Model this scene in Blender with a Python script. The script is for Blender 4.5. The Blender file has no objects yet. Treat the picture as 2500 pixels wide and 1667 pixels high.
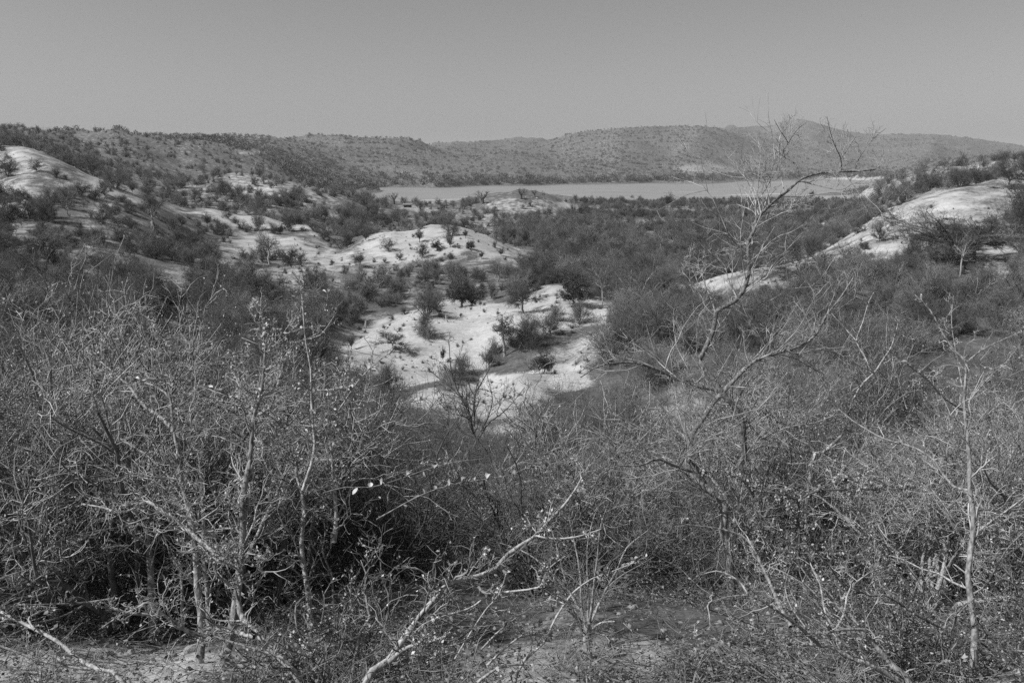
import bpy, math, random
import numpy as np

# ------------------------------------------------------------------ camera
F = 1944.4                       # focal length in pixels of a 2500 x 1667 frame
W2, H2 = 1250.0, 833.5
HORIZON = 400.0
PITCH = math.atan((H2 - HORIZON) / F)
scene = bpy.context.scene
cam_data = bpy.data.cameras.new("camera")
cam_data.sensor_width = 36.0
cam_data.lens = 36.0 * F / 2500.0
cam_data.clip_start = 0.05
cam_data.clip_end = 20000.0
camera = bpy.data.objects.new("camera", cam_data)
scene.collection.objects.link(camera)
camera.location = (0, 0, 0)
camera.rotation_euler = (math.radians(90) - PITCH, 0, 0)
scene.camera = camera

# ------------------------------------------------------------------ sky, sun, exposure
SUN_EL = math.radians(47)
SUN_DIR = np.array([-0.90, -0.30])          # horizontal direction towards the sun
SUN_DIR = SUN_DIR / np.linalg.norm(SUN_DIR)
world = bpy.data.worlds.new("World")
scene.world = world
world.use_nodes = True
wn, wl = world.node_tree.nodes, world.node_tree.links
wn.clear()
w_out = wn.new("ShaderNodeOutputWorld")
w_bg = wn.new("ShaderNodeBackground")
w_sky = wn.new("ShaderNodeTexSky")
w_sky.sky_type = 'NISHITA'
w_sky.sun_disc = False
w_sky.sun_elevation = SUN_EL
w_sky.sun_rotation = math.atan2(SUN_DIR[0], SUN_DIR[1])
w_sky.altitude = 600
w_sky.air_density = 1.0
w_sky.dust_density = 3.0
w_sky.ozone_density = 1.0
w_bw = wn.new("ShaderNodeRGBToBW")          # the photograph is black and white
wl.new(w_sky.outputs[0], w_bw.inputs[0])
wl.new(w_bw.outputs[0], w_bg.inputs[0])
w_bg.inputs[1].default_value = 0.089
wl.new(w_bg.outputs[0], w_out.inputs[0])

sun_data = bpy.data.lights.new("sun", 'SUN')
sun_data.energy = 5.0
sun_data.angle = math.radians(0.5)
sun_data.color = (1.0, 1.0, 1.0)
sun = bpy.data.objects.new("sun", sun_data)
scene.collection.objects.link(sun)
_d = np.array([SUN_DIR[0] * math.cos(SUN_EL), SUN_DIR[1] * math.cos(SUN_EL), math.sin(SUN_EL)])
from mathutils import Vector
sun.rotation_euler = Vector(_d).to_track_quat('Z', 'Y').to_euler()
sun.location = (-60, -20, 80)

vs = scene.view_settings
vs.view_transform = 'Standard'
vs.look = 'None'
vs.gamma = 1.0
vs.exposure = 0.0
vs.use_curve_mapping = False
scene.render.film_transparent = False
cy = scene.cycles
cy.max_bounces = 6
cy.diffuse_bounces = 2
cy.glossy_bounces = 2
cy.transmission_bounces = 2
cy.transparent_max_bounces = 8
cy.volume_bounces = 0
cy.use_denoising = False
cy.sample_clamp_indirect = 4.0

# ------------------------------------------------------------------ geometry helpers
S = 2500.0 / 2352.0
CP, SP = math.cos(PITCH), math.sin(PITCH)
rng = np.random.default_rng(11)


def ray(x, y):
    x = np.asarray(x, float); y = np.asarray(y, float)
    a = (x - W2) / F; b = -(y - H2) / F
    return np.stack([a, CP + b * SP, -SP + b * CP], -1)


def at(x, y, Y):
    """world point on the sight line of a picture point, Y metres ahead of the camera"""
    d = ray(x, y)
    return d * (np.asarray(Y, float) / d[..., 1])[..., None]


def project(P):
    P = np.asarray(P, float)
    zf = P[..., 1] * CP - P[..., 2] * SP
    up = P[..., 1] * SP + P[..., 2] * CP
    zf = np.where(zf < 1e-3, 1e-3, zf)
    return W2 + F * P[..., 0] / zf, H2 - F * up / zf


def hashn(ix, iy, seed):
    h = (ix.astype(np.int64) * 374761393 + iy.astype(np.int64) * 668265263 + seed * 144665) & 0xffffffff
    h = ((h ^ (h >> 13)) * 1274126177) & 0xffffffff
    return ((h ^ (h >> 16)) & 0xffff) / 65535.0


def vnoise(x, y, seed=0):
    ix, iy = np.floor(x), np.floor(y)
    fx, fy = x - ix, y - iy
    fx = fx * fx * fx * (fx * (fx * 6 - 15) + 10); fy = fy * fy * fy * (fy * (fy * 6 - 15) + 10)
    a = hashn(ix, iy, seed); b = hashn(ix + 1, iy, seed); c = hashn(ix, iy + 1, seed); d = hashn(ix + 1, iy + 1, seed)
    return (a + (b - a) * fx + (c - a) * fy + (a - b - c + d) * fx * fy) * 2 - 1


def sstep(a, b, x):
    t = np.clip((x - a) / (b - a), 0, 1)
    return t * t * (3 - 2 * t)


def mesh_from(name, verts, quads, smooth=True):
    me = bpy.data.meshes.new(name)
    verts = np.ascontiguousarray(verts, np.float32); quads = np.ascontiguousarray(quads, np.int32)
    nq = len(quads)
    me.vertices.add(len(verts)); me.vertices.foreach_set("co", verts.ravel())
    me.loops.add(nq * 4); me.loops.foreach_set("vertex_index", quads.ravel())
    me.polygons.add(nq)
    me.polygons.foreach_set("loop_start", np.arange(0, nq * 4, 4, dtype=np.int32))
    if smooth:
        me.polygons.foreach_set("use_smooth", np.ones(nq, bool))
    me.update(calc_edges=True)
    return me


def obj(name, me, material=None, parent=None, label=None, cat=None, group=None, kind=None, loc=None):
    o = bpy.data.objects.new(name, me)
    scene.collection.objects.link(o)
    if material is not None and me is not None and not me.materials:
        me.materials.append(material)
    if parent is not None:
        o.parent = parent
    if loc is not None:
        o.location = loc
    if label: o["label"] = label
    if cat: o["category"] = cat
    if group: o["group"] = group
    if kind: o["kind"] = kind
    return o


# ------------------------------------------------------------------ materials (grey: the photograph has no colour)
def new_mat(name):
    m = bpy.data.materials.new(name)
    m.use_nodes = True
    n, l = m.node_tree.nodes, m.node_tree.links
    b = n["Principled BSDF"]
    b.inputs["Specular IOR Level"].default_value = 0.2
    b.inputs["Roughness"].default_value = 0.85
    return m, n, l, b


def grey_mat(name, lo, hi, scale=8.0, detail=4.0, rough=0.85, spread=0.25, bump=0.0, stretch=None, translucent=0.0):
    """grey surface: noise between lo and hi, times a per-object brightness"""
    m, n, l, b = new_mat(name)
    tc = n.new("ShaderNodeTexCoord")
    src = tc.outputs["Object"]
    if stretch:
        mp = n.new("ShaderNodeMapping"); mp.inputs["Scale"].default_value = stretch
        l.new(src, mp.inputs[0]); src = mp.outputs[0]
    no = n.new("ShaderNodeTexNoise"); no.inputs["Scale"].default_value = scale; no.inputs["Detail"].default_value = detail
    l.new(src, no.inputs["Vector"])
    mr = n.new("ShaderNodeMapRange")
    mr.inputs[1].default_value = 0.3; mr.inputs[2].default_value = 0.7
    mr.inputs[3].default_value = lo; mr.inputs[4].default_value = hi
    l.new(no.outputs[0], mr.inputs[0])
    oi = n.new("ShaderNodeObjectInfo")
    mr2 = n.new("ShaderNodeMapRange")
    mr2.inputs[3].default_value = 1 - spread; mr2.inputs[4].default_value = 1 + spread
    l.new(oi.outputs["Random"], mr2.inputs[0])
    mu = n.new("ShaderNodeMath"); mu.operation = 'MULTIPLY'
    l.new(mr.outputs[0], mu.inputs[0]); l.new(mr2.outputs[0], mu.inputs[1])
    l.new(mu.outputs[0], b.inputs["Base Color"])
    b.inputs["Roughness"].default_value = rough
    if bump:
        bp = n.new("ShaderNodeBump"); bp.inputs["Strength"].default_value = bump; bp.inputs["Distance"].default_value = 0.01
        l.new(no.outputs[0], bp.inputs["Height"]); l.new(bp.outputs[0], b.inputs["Normal"])
    return m


# ------------------------------------------------------------------ the ground
def ctrl_points():
    pts = []

    def v(*rows):                      # picture position (2352-wide view), distance ahead
        for x, y, Y in rows:
            pts.append(at(x * S, y * S, Y))

    def z(zz, *rows):                  # picture position on the level zz
        for x, y in rows:
            d = ray(x * S, y * S)
            pts.append(d * (zz / d[2]))
    for x in (-600, -250, 0, 400, 800, 1176, 1600, 2000, 2352, 2600, 2950):
        v((x, 1568, 3.4), (x, 1500, 4.2), (x, 1400, 5.6), (x, 1300, 8.0), (x, 1180, 13.0), (x, 1100, 18.0))
    for X in (-4, -2, 0, 2, 4):
        pts.append(np.array([X, 0.0, -1.65])); pts.append(np.array([X, -3.0, -1.45])); pts.append(np.array([X, 1.8, -2.0]))
    v((-300, 920, 24), (-300, 740, 38), (-300, 600, 70), (-300, 480, 120), (-300, 330, 200), (-300, 304, 420), (-300, 315, 700))
    v((0, 940, 24), (0, 770, 38), (0, 640, 62), (0, 560, 95), (0, 500, 125), (0, 440, 150), (0, 395, 168), (0, 352, 190),
      (0, 345, 260), (0, 306, 420), (0, 312, 700), (100, 305, 560), (100, 338, 330))
    v((200, 940, 24), (200, 780, 38), (200, 660, 60), (200, 580, 95), (200, 520, 125), (200, 465, 145), (60, 348, 186), (150, 378, 180),
      (250, 418, 178), (330, 448, 176), (200, 425, 230), (200, 370, 400), (200, 335, 600), (200, 307, 750), (200, 310, 1000))
    v((400, 319, 850), (400, 360, 620), (400, 420, 400), (400, 478, 260), (300, 360, 500), (300, 312, 800), (480, 321, 900), (400, 325, 1100))
    v((370, 470, 180), (480, 482, 200), (600, 502, 205), (720, 517, 205), (840, 547, 200), (480, 550, 165), (600, 560, 170), (700, 600, 140),
      (400, 540, 145), (400, 600, 110), (500, 640, 95), (600, 655, 90), (650, 690, 78), (780, 580, 175))
    v((480, 500, 235), (600, 520, 240), (720, 545, 235), (840, 560, 230), (600, 460, 300), (540, 430, 325), (530, 405, 350), (600, 408, 350),
      (700, 425, 350), (800, 455, 350), (860, 482, 350), (480, 420, 345), (720, 480, 300), (600, 425, 430), (720, 440, 430), (480, 430, 420))
    v((600, 370, 800), (560, 331, 1050), (620, 327, 1300), (700, 322, 1500), (800, 326, 1600), (900, 324, 1650), (960, 330, 1700), (1030, 336, 2300),
      (800, 400, 1150), (900, 400, 1200), (700, 400, 950), (800, 360, 1350), (900, 360, 1400), (760, 432, 900), (700, 340, 2200), (900, 345, 2300))
    v((1000, 385, 1400), (1030, 360, 1800), (1060, 332, 2600), (1150, 328, 2600), (1200, 322, 2700), (1290, 326, 2500), (1000, 350, 1650),
      (1150, 400, 1350), (1150, 365, 1750), (1300, 400, 1400), (1300, 360, 1800), (1200, 340, 3400))
    v((1330, 318, 2100), (1400, 312, 2100), (1480, 302, 2100), (1560, 295, 2100), (1610, 297, 2100), (1660, 310, 2080), (1710, 332, 2050), (1760, 352, 1980),
      (1500, 400, 1450), (1500, 350, 1800), (1650, 400, 1500), (1650, 350, 1850), (1640, 318, 2700), (1400, 330, 3000), (1500, 322, 3000))
    v((1640, 297, 3300), (1670, 290, 3300), (1710, 293, 3300), (1755, 301, 3300), (1790, 288, 3300), (1830, 277, 3300), (1870, 285, 3300), (1910, 299, 3300), (1960, 309, 3300),
      (2050, 312, 3200), (2130, 315, 3100), (2200, 320, 3000), (2280, 335, 2900), (2352, 348, 2800), (2650, 362, 2700),
      (1850, 335, 2600), (1850, 390, 1900), (2000, 345, 2500), (2000, 390, 1800), (2150, 345, 2300), (2150, 372, 1700), (2300, 365, 1700))
    for x in (-700, 0, 500, 1000, 1500, 2000, 2400, 3000):
        v((x, 352, 5200), (x, 366, 9500))
    z(-40, (880, 449), (1000, 447), (1150, 444), (1300, 441), (1500, 438), (1700, 435), (1850, 431), (1950, 424))
    z(-30.6, (790, 439), (870, 434), (1000, 430), (1200, 425), (1500, 419), (1700, 415), (1900, 411), (2010, 408), (2200, 405))
    z(-30.8, (790, 462), (870, 466), (960, 476), (1090, 468), (1300, 464), (1400, 462), (1500, 461), (1600, 460), (1700, 458), (1800, 455), (1880, 451), (1960, 440), (2010, 428))
    z(-30.2, (1400, 477), (1500, 476), (1600, 472), (1700, 472), (1800, 472), (1900, 465), (1500, 495), (1650, 500), (1800, 502), (1900, 495), (1980, 460), (1400, 500))
    v((1100, 462, 460), (1150, 457, 450), (1200, 455, 450), (1260, 468, 450), (1200, 500, 385), (1090, 495, 410), (1300, 492, 450), (1020, 476, 470))
    v((950, 474, 380), (900, 470, 385), (1000, 484, 390), (1000, 507, 325), (1150, 512, 330), (1300, 522, 310), (1500, 525, 320), (1700, 532, 290), (1900, 545, 255), (880, 500, 330), (1320, 468, 500))
    v((820, 560, 168), (900, 542, 166), (990, 527, 165), (1050, 527, 164), (1100, 547, 160), (1160, 582, 150), (1210, 612, 140),
      (900, 560, 200), (990, 545, 200), (1050, 543, 200), (1000, 519, 290), (1120, 560, 200), (1180, 560, 240),
      (1300, 560, 225), (1300, 620, 150), (1500, 560, 230), (1500, 625, 150), (1700, 600, 170), (1400, 650, 112))
    v((900, 600, 140), (1000, 600, 140), (1100, 612, 132), (800, 620, 125), (1000, 650, 108), (850, 690, 92), (1150, 650, 110))
    v((800, 785, 64), (850, 752, 66), (950, 712, 68), (1010, 692, 70), (1130, 689, 70), (1280, 686, 68), (1400, 712, 63),
      (850, 770, 76), (950, 730, 78), (1010, 707, 79), (1130, 702, 79), (1280, 693, 76), (1130, 672, 98), (1280, 666, 88), (1200, 678, 90), (1400, 690, 85),
      (850, 810, 56), (900, 870, 50), (1000, 800, 58), (1100, 750, 62), (1000, 860, 51), (1200, 780, 56), (1300, 760, 57), (1400, 790, 50))
    v((870, 905, 44), (960, 895, 43), (1060, 882, 42), (1200, 847, 43), (1310, 847, 44), (1100, 892, 47), (1200, 862, 48), (1310, 858, 48), (960, 890, 47),
      (1100, 950, 36), (1200, 920, 38), (1000, 965, 35), (1300, 920, 37), (1100, 1020, 27), (1450, 900, 38), (1500, 1000, 27), (850, 1000, 29))
    v((700, 770, 58), (600, 790, 48), (700, 910, 36), (500, 850, 36), (350, 860, 32), (740, 700, 80))
    v((1580, 664, 82), (1660, 637, 81), (1750, 613, 80), (1650, 655, 95), (1750, 632, 95), (1500, 725, 60), (1600, 725, 60), (1700, 685, 64), (1480, 690, 80),
      (1650, 690, 70), (1600, 850, 40))
    v((1900, 572, 92), (2000, 512, 95), (2100, 462, 98), (2200, 432, 100), (2352, 392, 102), (2600, 345, 105), (1820, 604, 86),
      (1900, 590, 112), (2000, 545, 118), (2100, 505, 122), (2200, 475, 126), (2352, 440, 130), (2600, 400, 135),
      (2000, 432, 310), (2050, 415, 300), (2100, 402, 290), (2200, 386, 280), (2300, 376, 270), (2352, 372, 270), (2600, 360, 260),
      (2000, 480, 240), (2100, 455, 220), (2200, 436, 210), (2200, 402, 420), (2050, 432, 460), (2352, 390, 420))
    v((2000, 600, 72), (2100, 560, 76), (2200, 520, 80), (2352, 500, 82), (2190, 645, 56), (2352, 620, 58), (2050, 665, 55), (1900, 665, 62), (2352, 750, 42),
      (2200, 780, 40), (2000, 800, 40), (1800, 760, 50), (1700, 850, 38), (1900, 950, 28), (2200, 950, 28), (2352, 900, 30), (2050, 1050, 21), (2600, 700, 45), (2600, 520, 75), (2650, 900, 28))
    return np.array(pts)


Y_OFF = 4.0
A_U = 4.0


def to_dom(X, Y):
    return A_U * X / (Y + Y_OFF), np.log(Y + Y_OFF)


CT = ctrl_points()
cu, cl = to_dom(CT[:, 0], CT[:, 1])
cval = CT[:, 2] / (CT[:, 1] + Y_OFF)
C_MQ = 0.06


def kern(du, dl):
    return np.sqrt(du * du + dl * dl + C_MQ * C_MQ)


_K = kern(cu[:, None] - cu[None], cl[:, None] - cl[None])
_n = len(cu)
_A = np.zeros((_n + 3, _n + 3)); _A[:_n, :_n] = _K - np.eye(_n) * 2e-3
_A[:_n, _n] = 1; _A[:_n, _n + 1] = cu; _A[:_n, _n + 2] = cl
_A[_n:, :_n] = _A[:_n, _n:].T
_sol = np.linalg.solve(_A, np.concatenate([cval, np.zeros(3)]))


def terrain_exact(X, Y):
    sh = X.shape
    u, l = to_dom(X.ravel(), Y.ravel())
    out = np.empty(len(u))
    for i in range(0, len(u), 20000):
        k = kern(u[i:i + 20000, None] - cu[None], l[i:i + 20000, None] - cl[None])
        out[i:i + 20000] = k @ _sol[:_n] + _sol[_n] + _sol[_n + 1] * u[i:i + 20000] + _sol[_n + 2] * l[i:i + 20000]
    zz = out * (Y.ravel() + Y_OFF)
    x, y = X.ravel(), Y.ravel()
    add = np.zeros(len(x))
    for lam, amp, sd in ((0.35, 0.07, 1), (1.1, 0.06, 2), (3.5, 0.05, 3), (11, 0.06, 4), (34, 0.05, 5), (95, 0.075, 6), (260, 0.06, 7)):
        w = sstep(2.2 * lam, 8 * lam, y) * (1 - sstep(120 * lam, 260 * lam, y))
        ca, sa = math.cos(.7 * sd), math.sin(.7 * sd)
        xr, yr = (x * ca - y * sa) / lam + 7.3, (x * sa + y * ca) / lam + 3.1
        nz = vnoise(xr + .5 * vnoise(xr * .7, yr * .7, sd + 50), yr + .5 * vnoise(yr * .7 + 5, xr * .7, sd + 60), sd)
        nz = nz if lam < 5 else (.75 - 2 * np.abs(nz)) * 0.8
        add += lam * amp * w * nz
    flat = sstep(-27.5, -30, zz) * sstep(330, 420, y) * (1 - sstep(1700, 2200, y))
    zz = zz + add * (1 - flat)
    zz = np.where(zz > 240, 240 + (zz - 240) * .03, zz)
    zz = np.where(zz < -60, -60 + (zz + 60) * .05, zz)
    return zz.reshape(sh)


NU, NL = 400, 560
g_u = np.sinh(np.linspace(-1, 1, NU) * 1.6) / np.sinh(1.6) * 1.5 * A_U
g_l = np.linspace(math.log(1.0), math.log(12000.0 + Y_OFF), NL)
GL, GU = np.meshgrid(g_l, g_u, indexing='ij')
GY = np.exp(GL) - Y_OFF
GX = GU / A_U * (GY + Y_OFF)
GZ = terrain_exact(GX, GY)


def terrain(X, Y):
    """height of the ground sheet (bilinear on its own grid)"""
    X = np.asarray(X, float); Y = np.asarray(Y, float)
    u, l = to_dom(X, np.maximum(Y, -2.99))
    fi = np.clip((l - g_l[0]) / (g_l[1] - g_l[0]), 0, NL - 1.001)
    fj = np.clip(np.interp(u, g_u, np.arange(NU)), 0, NU - 1.001)
    i, j = fi.astype(int), fj.astype(int); a, b = fi - i, fj - j
    return ((GZ[i, j] * (1 - b) + GZ[i, j + 1] * b) * (1 - a) + (GZ[i + 1, j] * (1 - b) + GZ[i + 1, j + 1] * b) * a)


def hit(x, y, Ymin=1.5, Ymax=4000):
    """where the sight line of a picture point meets the ground"""
    d = ray(x, y)
    Ys = np.exp(np.linspace(math.log(Ymin), math.log(Ymax), 1500))
    P = d[None] * (Ys / d[1])[:, None]
    below = P[:, 2] < terrain(P[:, 0], P[:, 1])
    k = int(np.argmax(below)) if below.any() else len(Ys) - 1
    return P[k]


# pale bare ground: picture ellipses (2352-wide view) and the distance range they belong to
PALE = [  # x, y, rx, ry, Ymin, Ymax, strength, tilt
    (150, 395, 150, 30, 150, 215, .57, .42), (330, 455, 110, 24, 150, 215, .57, .35), (60, 440, 90, 16, 120, 190, .6, .3),
    (600, 425, 130, 24, 300, 420, .55, .12), (760, 465, 90, 18, 300, 420, .45, .3), (600, 505, 190, 18, 170, 240, .7, .12),
    (640, 570, 120, 30, 120, 200, .7, .1), (540, 590, 60, 30, 110, 200, .5, 0), (950, 560, 190, 45, 120, 185, 1., -.1), (1120, 570, 120, 30, 120, 185, .9, .45),
    (850, 600, 110, 40, 100, 180, .8, 0), (1050, 740, 330, 75, 45, 84, 1., -.18), (900, 830, 170, 60, 45, 75, 1., -.3), (1260, 705, 170, 45, 45, 84, 1., .05),
    (1280, 668, 90, 14, 80, 100, .9, 0), (1190, 885, 185, 46, 24, 50, 1., -.24), (1020, 915, 140, 24, 24, 50, .75, -.1), (1120, 960, 110, 40, 18, 40, .5, 0),
    (1680, 640, 150, 32, 70, 100, .75, -.3), (1830, 620, 110, 40, 60, 100, .62, -.35), (2080, 520, 280, 75, 60, 112, .55, -.42), (2260, 470, 190, 55, 60, 112, .52, -.3),
    (2000, 590, 140, 45, 55, 95, .68, -.3), (2290, 560, 75, 130, 45, 95, .52, 0), (2010, 1055, 120, 50, 14, 30, .7, 0), (1560, 950, 90, 70, 24, 40, .45, 0),
    (2060, 430, 120, 18, 220, 330, .75, -.3), (2230, 392, 150, 14, 220, 330, .6, -.1), (1200, 472, 110, 18, 380, 480, .7, 0), (1330, 470, 60, 14, 430, 540, .9, 0),
    (1100, 505, 120, 16, 280, 420, .55, 0), (960, 478, 50, 10, 340, 420, .8, 0), (1480, 510, 60, 10, 280, 420, .6, 0), (1600, 485, 300, 7, 380, 600, .45, 0), (1920, 450, 80, 10, 450, 800, .6, 0),
    (1640, 388, 90, 16, 1200, 1700, .5, 0), (930, 392, 120, 14, 1000, 1400, .4, 0), (1980, 410, 140, 6, 1000, 1900, .8, 0), (390, 385, 70, 18, 400, 700, .4, 0), (580, 352, 40, 5, 700, 1300, .6, 0),
    (300, 650, 240, 60, 30, 100, .40, 0), (440, 790, 130, 60, 24, 60, .4, 0), (120, 600, 130, 40, 50, 120, .3, 0), (700, 640, 130, 50, 70, 130, .5, 0),
    (640, 680, 70, 30, 60, 110, .5, 0), (230, 1535, 420, 60, 2, 6, .80, 0), (1280, 1500, 290, 95, 2, 7, .85, 0), (980, 850, 170, 34, 40, 60, .85, -.15), (1330, 800, 120, 40, 40, 62, .45, -.2),
]


def pale_at(P):
    x, y = project(P)
    x = x / S; y = y / S
    out = np.zeros(np.shape(x))
    for (cx, cy_, rx, ry, y0, y1, s, t) in PALE:
        dx = x - cx + rx * .22 * vnoise(x / rx * 2.1 + cx, y / ry * 1.3, 41)
        dy = (y - cy_) - t * dx * 0.9 + ry * .30 * vnoise(x / rx * 3.1 + 3, y / ry * 1.7 + cy_, 42)
        e = (dx / rx) ** 2 + (dy / ry) ** 2
        m = s * (1 - sstep(0.45, 1.25, e)) * sstep(y0 * 0.9, y0 * 1.02, P[..., 1]) * (1 - sstep(y1 * 0.98, y1 * 1.1, P[..., 1]))
        out = np.maximum(out, m)
    return out


def build_ground():
    V = np.stack([GX, GY, GZ], -1).reshape(-1, 3)
    i, j = np.meshgrid(np.arange(NL - 1), np.arange(NU - 1), indexing='ij')
    a = (i * NU + j).ravel()
    me = mesh_from("ground", V, np.stack([a, a + 1, a + NU + 1, a + NU], -1))
    at_ = me.attributes.new("bare", 'FLOAT', 'POINT')
    pale = pale_at(V)
    pale = np.maximum(pale, .41 * sstep(40, 75, V[:, 1]) - .09 * sstep(330, 480, V[:, 1]))
    pale = np.clip(pale * (0.85 + 0.3 * vnoise(V[:, 0] / (0.03 * V[:, 1] + 0.3), V[:, 1] / (0.06 * V[:, 1] + .3), 21)), 0, 1)
    at_.data.foreach_set("value", pale.astype(np.float32))
    m, n, l, b = new_mat("stony_ground")
    geo = n.new("ShaderNodeNewGeometry")
    att = n.new("ShaderNodeAttribute"); att.attribute_name = "bare"

    def noise(scale, detail=5, rough=.6):
        q = n.new("ShaderNodeTexNoise"); q.inputs["Scale"].default_value = scale; q.inputs["Detail"].default_value = detail; q.inputs["Roughness"].default_value = rough
        l.new(geo.outputs["Position"], q.inputs["Vector"]); return q.outputs[0]

    def rangev(sock, a0, a1, b0, b1):
        q = n.new("ShaderNodeMapRange"); q.inputs[1].default_value = a0; q.inputs[2].default_value = a1; q.inputs[3].default_value = b0; q.inputs[4].default_value = b1
        l.new(sock, q.inputs[0]); return q.outputs[0]

    def math_(op, s0, s1):
        q = n.new("ShaderNodeMath"); q.operation = op
        for k, s in ((0, s0), (1, s1)):
            if isinstance(s, (int, float)): q.inputs[k].default_value = s
            else: l.new(s, q.inputs[k])
        return q.outputs[0]
    big, mid, small, tiny = noise(0.035, 6), noise(0.35, 6), noise(3.2, 6, .7), noise(26, 3, .7)
    # dark litter and dry grass where it is not bare; pale calcrete sand where it is
    litter = math_('ADD', rangev(small, .3, .7, .05, .14), math_('ADD', rangev(mid, .3, .7, -.02, .05), rangev(tiny, .3, .7, -.05, .05)))
    sand = math_('ADD', rangev(mid, .3, .7, .33, .50), math_('ADD', rangev(small, .35, .7, .06, -.12), rangev(tiny, .3, .7, -.10, .08)))
    edge = math_('ADD', att.outputs["Fac"], math_('ADD', rangev(mid, .3, .7, -.22, .22), rangev(small, .3, .7, -.2, .2)))
    fac = rangev(edge, .30, .62, 0, 1)
    mix = n.new("ShaderNodeMix"); mix.data_type = 'FLOAT'
    l.new(fac, mix.inputs[0]); l.new(litter, mix.inputs[2]); l.new(sand, mix.inputs[3])
    l.new(math_('MULTIPLY', mix.outputs[0], rangev(big, .3, .7, .88, 1.12)), b.inputs["Base Color"])
    bp = n.new("ShaderNodeBump"); bp.inputs["Strength"].default_value = .6; bp.inputs["Distance"].default_value = .06
    l.new(math_('ADD', small, math_('MULTIPLY', tiny, .35)), bp.inputs["Height"]); l.new(bp.outputs[0], b.inputs["Normal"])
    b.inputs["Roughness"].default_value = .95
    return obj("ground", me, m, kind="structure")


ground = build_ground()

# ------------------------------------------------------------------ the river
WATER_Z = -32.0


def build_river():
    xs = np.linspace(-1400, 2600, 60); ys = np.linspace(480, 2600, 60)
    X, Yg = np.meshgrid(xs, ys, indexing='ij')
    V = np.stack([X, Yg, np.full_like(X, WATER_Z)], -1).reshape(-1, 3)
    i, j = np.meshgrid(np.arange(59), np.arange(59), indexing='ij'); a = (i * 60 + j).ravel()
    me = mesh_from("river", V, np.stack([a, a + 60, a + 61, a + 1], -1))
    m, n, l, b = new_mat("river_water")
    geo = n.new("ShaderNodeNewGeometry")
    mp = n.new("ShaderNodeMapping"); mp.inputs["Scale"].default_value = (0.012, 0.05, 1)
    l.new(geo.outputs["Position"], mp.inputs[0])
    no = n.new("ShaderNodeTexNoise"); no.inputs["Scale"].default_value = 1.0; no.inputs["Detail"].default_value = 5
    l.new(mp.outputs[0], no.inputs["Vector"])
    mr = n.new("ShaderNodeMapRange"); mr.inputs[1].default_value = .3; mr.inputs[2].default_value = .75; mr.inputs[3].default_value = .22; mr.inputs[4].default_value = .32
    l.new(no.outputs[0], mr.inputs[0]); l.new(mr.outputs[0], b.inputs["Base Color"])
    b.inputs["Roughness"].default_value = .35; b.inputs["IOR"].default_value = 1.33; b.inputs["Specular IOR Level"].default_value = .5
    n2 = n.new("ShaderNodeTexNoise"); n2.inputs["Scale"].default_value = .4; n2.inputs["Detail"].default_value = 3
    l.new(geo.outputs["Position"], n2.inputs["Vector"])
    bp = n.new("ShaderNodeBump"); bp.inputs["Strength"].default_value = .5; bp.inputs["Distance"].default_value = .3
    l.new(n2.outputs[0], bp.inputs["Height"]); l.new(bp.outputs[0], b.inputs["Normal"])
    return obj("river", me, m, kind="structure")


river = build_river()

# ------------------------------------------------------------------ growing twigs
def unit(v):
    return v / np.maximum(np.linalg.norm(v, axis=-1, keepdims=True), 1e-9)


def walk(start, d, length, n, wob, trop, r, droop=0.0):
    """polylines (B, n, 3): random walks from start along d"""
    B = len(start)
    pts = np.empty((B, n, 3)); pts[:, 0] = start
    d = unit(d)
    st = (np.asarray(length, float) / (n - 1))[:, None] if np.ndim(length) else np.full((B, 1), length / (n - 1))
    for k in range(1, n):
        d = unit(d + r.normal(0, wob, (B, 3)) + np.array([0, 0, trop - droop * k / n]))
        pts[:, k] = pts[:, k - 1] + d * st * r.uniform(.8, 1.2, (B, 1))
    return pts


def spawn(pts, count, t0, t1, ang, r, up=0.0, flat=1.0):
    """start points and directions of count side shoots per polyline"""
    B, n, _ = pts.shape
    idx = np.repeat(np.arange(B), count)
    t = r.uniform(t0, t1, len(idx)) * (n - 1)
    i = np.minimum(t.astype(int), n - 2); f = (t - i)[:, None]
    p = pts[idx, i] * (1 - f) + pts[idx, i + 1] * f
    tan = unit(pts[idx, i + 1] - pts[idx, i])
    side = unit(np.cross(tan, r.normal(0, 1, (len(idx), 3))))
    a = r.uniform(ang[0], ang[1], (len(idx), 1))
    d = tan * np.cos(a) + side * np.sin(a) + np.array([0, 0, up])
    d[:, 2] *= flat
    return idx, t / (n - 1), p, unit(d)


def tube(pts, rad, k):
    """quads of tubes round polylines: pts (B, n, 3), rad (B, n), k sides"""
    B, n, _ = pts.shape
    tan = np.empty_like(pts)
    tan[:, 1:-1] = pts[:, 2:] - pts[:, :-2]; tan[:, 0] = pts[:, 1] - pts[:, 0]; tan[:, -1] = pts[:, -1] - pts[:, -2]
    tan = unit(tan)
    ref = np.where(np.abs(tan[:, :1, 2:3]) > 0.9, np.array([1.0, 0.2, 0]), np.array([0, 0.15, 1.0]))
    a = unit(np.cross(tan, np.broadcast_to(ref, tan.shape))); b = np.cross(tan, a)
    th = np.arange(k) * 2 * math.pi / k
    ring = (a[:, :, None] * np.cos(th)[None, None, :, None] + b[:, :, None] * np.sin(th)[None, None, :, None]) * rad[:, :, None, None]
    V = (pts[:, :, None] + ring).reshape(-1, 3)
    base = (np.arange(B) * n * k)[:, None, None] + (np.arange(n - 1) * k)[None, :, None]
    j = np.arange(k)[None, None]; j2 = (j + 1) % k
    Q = np.stack([base + j, base + j2, base + k + j2, base + k + j], -1).reshape(-1, 4)
    return V, Q


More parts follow.
